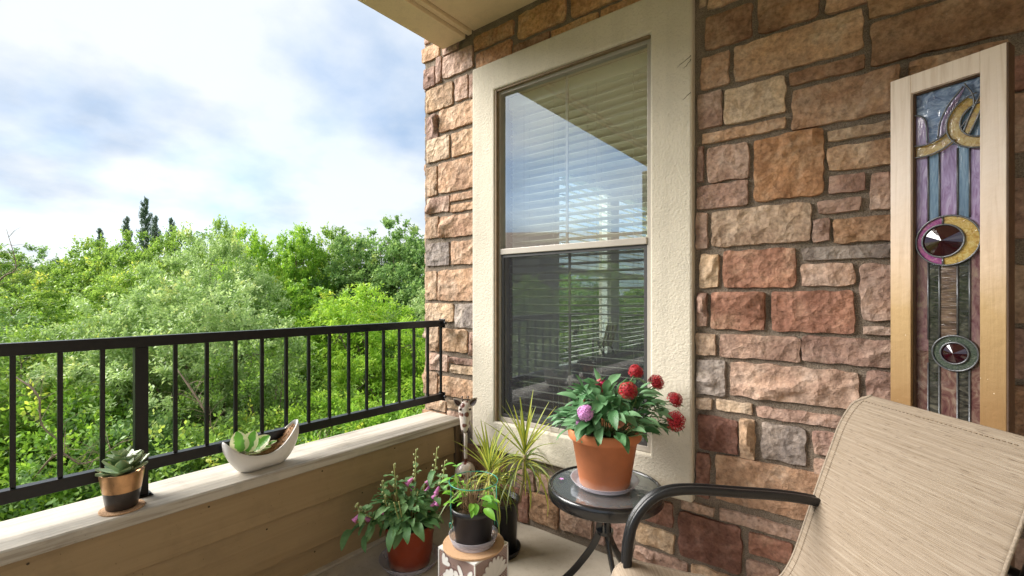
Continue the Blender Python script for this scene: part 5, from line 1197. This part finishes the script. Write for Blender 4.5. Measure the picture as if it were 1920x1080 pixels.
for (face, ca, cz, a0, a1, n, L, Wd) in ((1, .012, .140, 15, 165, 9, .080, .024), (1, .012, .060, 190, 350, 8, .055, .02), (0, -.012, .125, 25, 155, 6, .062, .030), (0, -.012, .165, 200, 340, 6, .05, .026), (0, .045, .15, 60, 120, 2, .07, .022), (0, -.07, .19, 10, 80, 3, .04, .018), (1, -.075, .05, 20, 90, 3, .05, .02), (0, 0, .03, 30, 150, 6, .06, .028)):
    for k in range(n):
        ang = R(a0 + (a1 - a0) * k / max(1, n - 1)); petal(face, ca, cz, ang, L + .004, Wd + .004, 'deco_line', .0006); petal(face, ca, cz, ang, L, Wd, 'deco_white', .0012)
for i in range(5): 
    add('painted_dot', mesh('painted_dot', *box(-.014, -.010, -hb - .002, -hb - .0004, .150 + i * .012, .154 + i * .012)), 'deco_line', bxo)
def coaster(loc, r, label, h=.006):
    V, F = lathe([(.0001, 0), (r - .001, 0), (r, .001), (r, h - .001), (r - .001, h), (.0001, h)], 56); o = add('cork_coaster', mesh('cork_coaster', V, F, smooth=False), 'cork', None, loc=loc); return tag(o, label, 'coaster')
coaster(BX + Vector((0, 0, BH + .0035)), .117, 'round cork mat on top of the square ceramic stool', .008)
z0 = BH + .012
saucer(BX + Vector((.0, 0, z0)), .094, .036, 'clear plastic saucer on the cork mat of the ceramic stool')
bp = empty('flower_pot', BX + Vector((0, 0, z0 + .0035)), 'small black plastic pot with dry twigs, fresh shoots and a green wire ring', 'potted plant')
pot(bp, [(.0001, .001), (.064, .001), (.067, .004), (.082, .120), (.089, .122), (.0905, .126), (.090, .142), (.0865, .143), (.084, .128), (.075, .10), (.0001, .10)], 'blackpot')
V, F = lathe([(.0001, .122), (.05, .124), (.081, .118)], 30); add('soil', mesh('soil', V, F, smooth=True), 'soil', bp)
gr = [tube([(math.cos(a) * .093, math.sin(a) * .093, .232) for a in [2 * math.pi * i / 40 for i in range(40)]], .0018, 6, closed=True)]
for a in (250, 20, 140):
    c_, s_ = math.cos(R(a)), math.sin(R(a)); gr.append(tube([(c_ * .093, s_ * .093, .232), (c_ * .094, s_ * .094, .15), (c_ * .093, s_ * .093, .09)], .0018, 6)); gr.append(tube(crv([(c_ * .093 - .008, s_ * .093, .075), (c_ * .093 - .006, s_ * .093 - .003, .092), (c_ * .093 + .006, s_ * .093 - .003, .092), (c_ * .093 + .008, s_ * .093, .072)], 4), .0018, 6))
add('ring_support', mesh('ring_support', *join(*gr), smooth=True), 'green_wire', bp)
rng = random.Random(31); tw = []
for i in range(70):
    a = rng.uniform(0, 6.283); r0 = rng.uniform(0, .05); b = Vector((math.cos(a) * r0, math.sin(a) * r0, .12)); e = b + Vector((math.cos(a) * rng.uniform(.0, .08), math.sin(a) * rng.uniform(0, .08), rng.uniform(.04, .15)))
    tw.append(sweep([b, (b + e) / 2 + Vector((rng.uniform(-.012, .012), rng.uniform(-.012, .012), 0)), e], circ(.0013, 4), scale=[1, .8, .5]))
add('twigs', mesh('twigs', *join(*tw)), 'twig', bp)
fl_ = [leaf_mesh('leaf', .055, .026, .5, .2, 5), leaf_mesh('leaf', .07, .030, .8, .15, 5)]
for i in range(34):
    a = rng.uniform(0, 6.283); r0 = rng.uniform(.02, .09); a = a if i > 14 else rng.choice((-.4, 3.3)) + rng.uniform(-.6, .6)
    add('leaf', rng.choice(fl_), 'lime_leaf', bp, mtx=aim((math.cos(a) * r0, math.sin(a) * r0, rng.uniform(.135, .20)), (math.cos(a), math.sin(a), rng.uniform(-.2, .7)), roll=rng.uniform(-.5, .5), s=rng.uniform(.6, 1.1)))
for i in range(8):
    add('leaf', rng.choice(fl_), 'lime_leaf', bp, mtx=aim((-.075 + rng.uniform(-.012, .012), -.02, .20 + i * .012), (rng.uniform(-1, .6), rng.uniform(-1, .4), rng.uniform(-.3, .8)), s=rng.uniform(.6, .9)))

# ------------------------------------------------------------------ variegated dracaena in a tall black pot
DP = Vector((-1.380, 1.660, 0))
dr = empty('flower_pot', DP, 'tall black pot with two yellow-striped spiky dracaena rosettes in the corner', 'potted plant')
pot(dr, [(.0001, .004), (.080, .004), (.090, .235), (.096, .237), (.096, .250), (.090, .250), (.086, .22), (.0001, .215)], 'blackpot')
V, F = lathe([(.0001, .226), (.086, .224)], 30); add('soil', mesh('soil', V, F), 'soil', dr)
V, F = lathe([(.0001, .001), (.092, .001), (.102, .028), (.099, .028), (.090, .004), (.0001, .0035)], 40); add('saucer_rim', mesh('saucer_rim', V, F, smooth=True), 'blackpot', dr)
rng = random.Random(5)
def blade_me(L, W, curl): return leaf_mesh('blade', L, W * .74, curl, .28, 8, .55)
bl_up = [blade_me(L, .020, c) for L, c in ((.26, .25), (.30, .15), (.22, .4), (.28, .6))]
bl_dn = [blade_me(L, .018, c) for L, c in ((.30, 1.9), (.26, 2.2), (.34, 1.6))]
for (c, stem0, nu, nd, sc) in (((-1.309, 1.765, .435), (-1.325, 1.745, .22), 22, 34, .95), ((-1.383, 1.590, .385), (-1.39, 1.61, .22), 20, 32, .9), ((-1.43, 1.70, .33), (-1.41, 1.68, .22), 10, 22, .75)):
    c = Vector(c) - DP; s0 = Vector(stem0) - DP
    add('cane', mesh('cane', *tube(crv([s0, (s0 + c) / 2 + Vector((.006, 0, 0)), c], 5), .0075, 8), smooth=True), 'cane', dr)
    for i in range(nu):
        a = i * 2.4 + rng.uniform(-.3, .3); t = (i + .5) / nu; el = R(88 - 46 * t)
        add('blade', rng.choice(bl_up), 'blade', dr, mtx=aim(c + Vector((0, 0, .018 * (1 - t))), (math.cos(a) * math.cos(el), math.sin(a) * math.cos(el), math.sin(el)), s=sc * rng.uniform(.8, 1.08)))
    for i in range(nd):
        a = i * 2.4 + rng.uniform(-.3, .3); el = R(rng.uniform(-10, 42))
        add('blade', rng.choice(bl_dn), 'blade' if i % 3 else 'blade_dark', dr, mtx=aim(c - Vector((0, 0, rng.uniform(.0, .07))), (math.cos(a) * math.cos(el), math.sin(a) * math.cos(el), math.sin(el)), s=sc * rng.uniform(.7, 1.1)))

# ------------------------------------------------------------------ giraffe figure
def spots():
    m = NM('giraffe_enamel'); v = m.coords('Object'); vo = m.n('ShaderNodeTexVoronoi'); vo.feature = 'SMOOTH_F1'; vo.inputs['Scale'].default_value = 26; vo.inputs['Smoothness'].default_value = .3
    m.l(v, vo.inputs['Vector']); d = m.math('ADD', vo.outputs['Distance'], m.math('MULTIPLY', m.noise(v, 30, 2), .25))
    col = m.ramp(d, [(0.46, (0.15, 0.045, 0.028)), (0.54, (0.66, 0.58, 0.52))]); m.bsdf(col, .3, .1, None, coat=.3); return m.m
M['spots'] = spots(); M['dark_enamel'] = simple('dark_brown_enamel', (0.05, 0.02, 0.015), .3, 0, .2, 20, .05, coat=.3); M['pale_enamel'] = simple('pale_enamel', (0.55, 0.47, 0.40), .35, 0, .1, 20)
GP = Vector((-1.735, 1.800, 0)); gi = empty('giraffe_figure', GP, 'spotted brown and white metal giraffe ornament standing in the corner by the ledge', 'ornament')
def gm(name, vf, mat, label=None, **k): return add(name, mesh(name, *vf, smooth=True), mat, gi, label=label, **k)
hd = Vector((0, 0, .545))
V, F = [], []
rows = [(.083, .004, .004, 0), (.078, .022, .020, 0), (.062, .034, .030, 0), (.040, .037, .033, .002), (.015, .034, .031, .004), (-.015, .029, .028, .008), (-.045, .025, .026, .012), (-.066, .022, .024, .014), (-.080, .016, .018, .014), (-.086, .004, .005, .013)]
for (z, rx_, ry_, fy) in rows:
    for i in range(20):
        a = 2 * math.pi * i / 20; V.append((rx_ * math.cos(a), ry_ * math.sin(a) - fy, z))
for j in range(len(rows) - 1):
    for i in range(20): F.append((j * 20 + i, (j + 1) * 20 + i, (j + 1) * 20 + (i + 1) % 20, j * 20 + (i + 1) % 20))
FA = R(-38 + 90 + 38); face = Matrix.Rotation(R(44), 4, 'Z')
def face_m(p, rx=0, ry=0, rz=0):
    m4 = Matrix.Translation(hd) @ face @ Matrix.Translation(Vector(p)) @ Euler((rx, ry, rz)).to_matrix().to_4x4(); return m4
gm('head', (V, F), 'spots', mtx=Matrix.Translation(hd) @ face @ Matrix.Rotation(R(-8), 4, 'X'))
for sx in (-1, 1):
    ear = leaf_mesh('ear', .058, .036, .25, .35, 6, .8, thick=.004); add('ear', ear, 'pale_enamel', gi, mtx=Matrix.Translation(hd) @ face @ aim((sx * .022, 0, .060), (sx * .8, 0, .75), up=(0, -1, .2)))
    add('ear_hollow', leaf_mesh('ear_hollow', .046, .022, .25, .35, 5, .8), 'dark_enamel', gi, mtx=Matrix.Translation(hd) @ face @ aim((sx * .026, -.006, .063), (sx * .8, 0, .75), up=(0, -1, .2)))
    gm('horn', join(tube([(0, 0, 0), (sx * .004, 0, .030)], .0028, 8), ellipsoid(.0052, .0052, .0052, 10, 6, (sx * .004, 0, .032)), ellipsoid(.004, .004, .003, 8, 5, (sx * .002, 0, .018))), 'dark_enamel', mtx=face_m((sx * .012, 0, .074)))
    gm('eye', ellipsoid(.0068, .0045, .0068, 12, 8), 'dark_enamel', mtx=face_m((sx * .0255, -.024, .044)))
    gm('eyelid', ellipsoid(.0085, .004, .0085, 12, 8), 'pale_enamel', mtx=face_m((sx * .0255, -.0215, .045)))
gm('muzzle_patch', ellipsoid(.021, .010, .018, 14, 8), 'dark_enamel', mtx=face_m((.002, -.034, -.062)))
gm('neck', tube([(0, 0, .50), (0, .004, .42), (0, .004, .33), (.0, .006, .27)], .0095, 12), 'spots')
gm('body', ellipsoid(.052, .060, .055, 22, 14, (0, .0, .245)), 'spots')
for (x, y) in ((-.03, -.035), (.03, -.035), (-.03, .035), (.03, .035)): gm('leg', tube([(x * .8, y * .8, .215), (x, y, .10), (x * 1.15, y * 1.15, .004)], .0075, 8), 'spots')
gm('tail', tube(crv([(.03, .045, .26), (.06, .06, .22), (.062, .065, .15)], 4), .003, 6), 'dark_enamel')

# ------------------------------------------------------------------ foxglove in a red pot
FP = Vector((-1.640, 1.345, 0)); saucer(FP, .135, .030, 'clear plastic saucer on the floor under the red pot')
fx = empty('flower_pot', FP + Vector((0, 0, .0035)), 'dark red plastic pot with a drooping pink foxglove on the floor by the parapet', 'potted plant')
pot(fx, [(.0001, .001), (.088, .001), (.092, .004), (.098, .055), (.0995, .057), (.104, .130), (.1065, .132), (.109, .168), (.1125, .170), (.1130, .180), (.109, .180), (.1065, .165), (.100, .150), (.0001, .150)], 'redpot')
V, F = lathe([(.0001, .160), (.06, .162), (.104, .156)], 30); add('soil', mesh('soil', V, F, smooth=True), 'soil', fx)
rng = random.Random(77)
fm = [leaf_mesh('leaf', L, W, cu, .12, 7, .85, .10) for L, W, cu in ((.105, .044, .9), (.085, .036, .5), (.12, .046, 1.3), (.065, .028, .3))]
spk = [((-1.714, 1.250, .376), 8, 0, .9), ((-1.642, 1.383, .495), 12, 3, 1.0), ((-1.695, 1.30, .44), 6, 0, .8), ((-1.580, 1.455, .498), 9, 2, 1.0), ((-1.500, 1.430, .462), 10, 4, .9), ((-1.728, 1.128, .312), 8, 2, .9), ((-1.672, 1.230, .33), 4, 1, .7)]
stv = []
for (tip, nb_, nf, sc) in spk:
    tip = Vector(tip) - fx.location; base = Vector((tip.x * .25, tip.y * .25, .165)); mid = (base + tip) / 2 + Vector((tip.x * .22, tip.y * .22, .02)); q = crv([base, mid, tip], 8); stv.append(tube(q, .0028, 6))
    sp_ = [q[-1 - int(k * .55)] for k in range(nb_)]
    for k in range(nb_):
        a = k * 2.2; p = q[-1].lerp(q[-9], min(1, k / nb_ * 1.0)); d = Vector((math.cos(a), math.sin(a), .25)); s = .0035 + .0028 * (k / nb_)
        add('bud', ellipsoid_me if False else mesh('bud', *ellipsoid(s, s, s * 1.35, 8, 6), smooth=True), 'bud', fx, loc=p + d * (.006 + s))
    for k in range(nf):
        p = q[-8 - k % 3]; a = rng.uniform(0, 6.28) if k else 4.2
        bell = lathe([(.0025, 0), (.0055, -.006), (.0075, -.018), (.0085, -.028), (.0115, -.035), (.0122, -.036), (.0075, -.027), (.0045, -.006)], 12)
        add('blossom', mesh('blossom', *bell, smooth=True), 'fl_pink', fx, mtx=Matrix.Translation(p + Vector((math.cos(a) * .010, math.sin(a) * .010, -.004 - .016 * k))) @ Euler((rng.uniform(-.6, .6) + .5 * math.sin(a), -.7 * math.cos(a), 0)).to_matrix().to_4x4() @ Matrix.Scale(1.12 * sc, 4))
    for k in range(12):
        t = rng.uniform(.25, .80); p = q[int(t * (len(q) - 1))]; a = rng.uniform(0, 6.283)
        add('leaf', rng.choice(fm), 'fox_leaf', fx, mtx=aim(p, (math.cos(a), math.sin(a), rng.uniform(-.3, .6)), roll=rng.uniform(-.3, .3), s=rng.uniform(.45, .8)))
for i in range(40):
    a = rng.uniform(0, 6.283); r0 = rng.uniform(.01, .12); p = Vector((math.cos(a) * r0 - .005, math.sin(a) * r0, .24 + rng.uniform(0, .075)))
    add('leaf', rng.choice(fm), 'fox_leaf', fx, mtx=aim(p, (math.cos(a), math.sin(a), rng.uniform(-.2, .9)), roll=rng.uniform(-.4, .4), s=rng.uniform(.55, .85)))
for i in range(95):
    a = rng.uniform(0, 6.283); r0 = rng.uniform(.02, .105); z = .175 + rng.uniform(0, .10) * (1.15 - r0 / .11) + rng.uniform(0, .02)
    p = Vector((math.cos(a) * r0, math.sin(a) * r0, z)); low = i % 4 == 0
    el = rng.uniform(-.6, .1) if low else rng.uniform(-.1, .9)
    add('leaf', rng.choice(fm), 'fox_leaf_old' if i % 11 == 0 else 'fox_leaf', fx, mtx=aim(p, (math.cos(a), math.sin(a), el), roll=rng.uniform(-.4, .4), s=rng.uniform(.75, 1.1) * (1.15 if low else .9)))
# trailing cluster on the left
for i in range(26):
    t = rng.random(); p = Vector((-.02 - .085 * t, -.05 - .15 * t, .20 + .06 * math.sin(3 * t) - .05 * t)) + Vector((rng.uniform(-.03, .03), rng.uniform(-.03, .03), rng.uniform(-.03, .03)))
    a = rng.uniform(3.2, 5.6); add('leaf', rng.choice(fm), 'fox_leaf', fx, mtx=aim(p, (math.cos(a), math.sin(a), rng.uniform(-.9, .3)), roll=rng.uniform(-.4, .4), s=rng.uniform(.6, .95)))
for i in range(9): b = Vector((rng.uniform(-.04, .04), rng.uniform(-.05, .05), .165)); stv.append(tube(crv([b, b * 1.6 + Vector((0, 0, -.05)), b * 2.4 + Vector((0, 0, -.08))], 4), .003, 5))
add('stems', mesh('stems', *join(*stv), smooth=True), 'stem_pale', fx)

# ------------------------------------------------------------------ succulent in copper-dipped pot
CP = Vector((-1.955, .402, .4908))
coaster(CP, .060, 'cork coaster under the copper and black succulent pot on the ledge', .005)
cpz = CP + Vector((-.002, 0, .0052)); cpo = empty('flower_pot', cpz, 'copper and charcoal dipped ceramic pot holding a succulent, on the ledge', 'potted plant')
def metalm(name, c, rough, metal=.9):
    m = NM(name); v = m.coords('Object'); n = m.noise(v, 40, 5, .6); col = m.ramp(n, [(0.3, tuple(x * .75 for x in c)), (0.6, c)])
    sp2 = m.ramp(m.noise(v, 120, 2), [(0.68, 0.0), (0.74, .6)]); col = m.mix(sp2, col, tuple(x * .3 for x in c)); m.bsdf(col, rough, metal, m.bump(m.noise(v, 60, 3), .12, .003)); return m.m
M['copper'] = metalm('copper_glaze', (0.52, 0.30, 0.15), .32, .85); M['charcoal'] = metalm('charcoal_glaze', (0.055, 0.047, 0.044), .28, .4)
pot(cpo, [(.0001, 0), (.038, 0), (.042, .003), (.0505, .058)], 'charcoal', name='pot_base')
pot(cpo, [(.0508, .0582), (.0600, .118), (.0595, .1205), (.0565, .1205), (.0545, .112), (.050, .098), (.0001, .095)], 'copper', name='pot_top')
V, F = lathe([(.0001, .102), (.0515, .100)], 24); add('soil', mesh('soil', V, F), 'soil', cpo)
rng = random.Random(9)
sl_ = [leaf_mesh('leaf', .060, .036, -.35, .14, 6, .72, thick=.005), leaf_mesh('leaf', .045, .029, -.3, .16, 6, .72, thick=.005), leaf_mesh('leaf', .028, .020, -.3, .2, 5, .72, thick=.004)]
add('stem', mesh('stem', *tube([(0, 0, .10), (.003, .002, .138), (.004, .004, .160)], .006, 8)), 'stem_pale', cpo)
for (cz, n, me, el0, el1, s_) in ((.110, 9, sl_[0], 8, 24, 1.0), (.120, 5, sl_[0], 30, 46, .85), (.158, 8, sl_[1], 6, 26, .85), (.165, 5, sl_[2], 35, 65, 1.0)):
    for i in range(n):
        a = i * 2 * math.pi / n + cz * 40; el = R(rng.uniform(el0, el1)); add('leaf', me, 'succ', cpo, mtx=aim((math.cos(a) * .006, math.sin(a) * .006 , cz), (math.cos(a) * math.cos(el), math.sin(a) * math.cos(el), math.sin(el)), s=1.18 * s_ * rng.uniform(.85, 1.12)))
for i in range(6):
    a = rng.uniform(.6, 2.4); el = R(rng.uniform(20, 50)); add('leaf', sl_[0], 'succ', cpo, mtx=aim((.01 * math.cos(a), .02, .118), (math.cos(a) * math.cos(el), math.sin(a) * math.cos(el), math.sin(el)), s=rng.uniform(1.0, 1.2)))

# ------------------------------------------------------------------ white crescent planter
MP = Vector((-1.985, .862, .4908)); mo = empty('crescent_planter', MP, 'white crescent-shaped ceramic planter with a variegated pothos on the ledge', 'planter')
M['porcelain'] = simple('matte_white_ceramic', (0.72, 0.70, 0.67), .42, 0, .03, 10, .04, 50)
# side outline in (y, z): lower hull and upper mouth line, from the left tip to the right tip
low_ = crv([(0, -.145, .134), (0, -.140, .090), (0, -.115, .040), (0, -.075, .0), (0, 0, -.0), (0, .066, .0), (0, .108, .036), (0, .136, .095), (0, .140, .163)], 5)
upp_ = crv([(0, -.145, .134), (0, -.128, .112), (0, -.095, .084), (0, -.050, .066), (0, 0, .061), (0, .045, .074), (0, .085, .104), (0, .118, .140), (0, .140, .163)], 5)
def moon(inset, t0):
    n = len(low_); V, F = [], []
    K = 13
    for i in range(n):
        a, b = low_[i], upp_[i]; t = i / (n - 1); wmax = .046 * math.sin(math.pi * min(1, max(0, t))) ** .55 + .002
        for k in range(K):
            f = k / (K - 1) * 2 - 1   # -1 .. 1 across, through the hull bottom
            s_ = 1 - abs(f)            # 0 at the mouth, 1 at the keel
            prof = math.cos(s_ * math.pi / 2) ** .62 if s_ < 1 else 0
            wid = wmax * (.36 + .64 * min(1, (1 - s_) * 1.7) ** .7) if s_ < .999 else 0
            if s_ >= .999: wid = 0
            hh = b.lerp(a, s_ ** .8)
            V.append((math.copysign(wid, f) if abs(f) > 1e-6 else 0, hh.y * (1 - inset * .0), hh.z))
    for i in range(n - 1):
        for k in range(K - 1): q_ = i * K + k; F.append((q_, q_ + K, q_ + K + 1, q_ + 1))
    return V, F
V, F = moon(0, 0)
o = add('planter_shell', mesh('planter_shell', V, F, smooth=True), 'porcelain', mo); sd = o.modifiers.new('thickness', 'SOLIDIFY'); sd.thickness = .005; sd.offset = 1
V, F = [], []
n = len(upp_)
for i in range(3, n - 3):
    t = i / (n - 1); w_ = .040 * math.sin(math.pi * t) ** .55
    for k in range(9):
        f = k / 4 - 1; V.append((f * w_, upp_[i].y, upp_[i].z - .010 + .006 * (1 - f * f) + noise.noise(Vector((f * 3, i * .9, 0))) * .006))
for i in range(n - 7):
    for k in range(8): q_ = i * 9 + k; F.append((q_, q_ + 1, q_ + 10, q_ + 9))
M['moss'] = simple('bark_and_moss', (0.20, 0.11, 0.05), .9, 0, .7, 90, .9, 140)
add('bark_chips', mesh('bark_chips', V, F, smooth=True), 'moss', mo)
rng = random.Random(14); cv = []
for i in range(90):
    y = rng.uniform(-.02, .118); t = min(range(n), key=lambda k: abs(upp_[k].y - y)); w_ = .030 * math.sin(math.pi * t / (n - 1)) ** .55; b = Vector((rng.uniform(-w_, w_), y, upp_[t].z - .003)); d = Vector((rng.uniform(-.4, .4), 1, .6 + rng.uniform(-.6, .6))).normalized() * rng.uniform(.008, .02)
    cv.append(sweep([b, b + d], circ(.0016, 4)))
M['chips'] = simple('bark_fibre', (0.36, 0.19, 0.085), .9, 0, .5, 200); add('bark_fibres', mesh('bark_fibres', *join(*cv)), 'chips', mo)
pl = [leaf_mesh('leaf', .082, .066, .55, .12, 12, .8, pw=.55), leaf_mesh('leaf', .068, .054, .7, .10, 12, .8, pw=.55)]
for (p, d, up_, s_, k) in (((-.0, -.085, .070), (-.05, -.25, 1), (.9, -.4, .3), 1.0, 0), ((.004, -.070, .068), (.25, .35, 1), (.8, -.6, .2), 1.0, 0), ((.01, -.045, .066), (.4, .75, .75), (.6, -.5, .7), .95, 0), ((0, -.03, .070), (-.3, 1.0, .55), (.2, -.2, 1), .95, 1), ((-.01, -.06, .07), (-.6, .3, 1), (.8, 0, .4), .8, 1), ((.012, -.02, .068), (.5, .9, .15), (.2, -.1, 1), .6, 1), ((.0, .02, .07), (.2, .8, .4), (.2, -.1, 1), .5, 1), ((-.02, -.08, .07), (-.7, -.5, .8), (.4, .2, 1), .7, 1)):
    add('leaf', pl[k], 'pothos', mo, mtx=aim(Vector(p) + Vector((.006, 0, .014)), Vector(d) + Vector((0, 0, .25)), up=up_, s=s_))
vs = [tube(crv([(0, -.07, .068), (.01, -.04, .076), (.016, -.01, .070), (.018, .02, .078)], 4), .0028, 6), tube(crv([(.0, -.08, .066), (.02, -.05, .068), (.024, -.02, .068)], 4), .0026, 6)]
add('vine_stem', mesh('vine_stem', *join(*vs), smooth=True), 'bud', mo)
for me_ in list(bpy.data.meshes):
    if me_.users == 0: bpy.data.meshes.remove(me_)
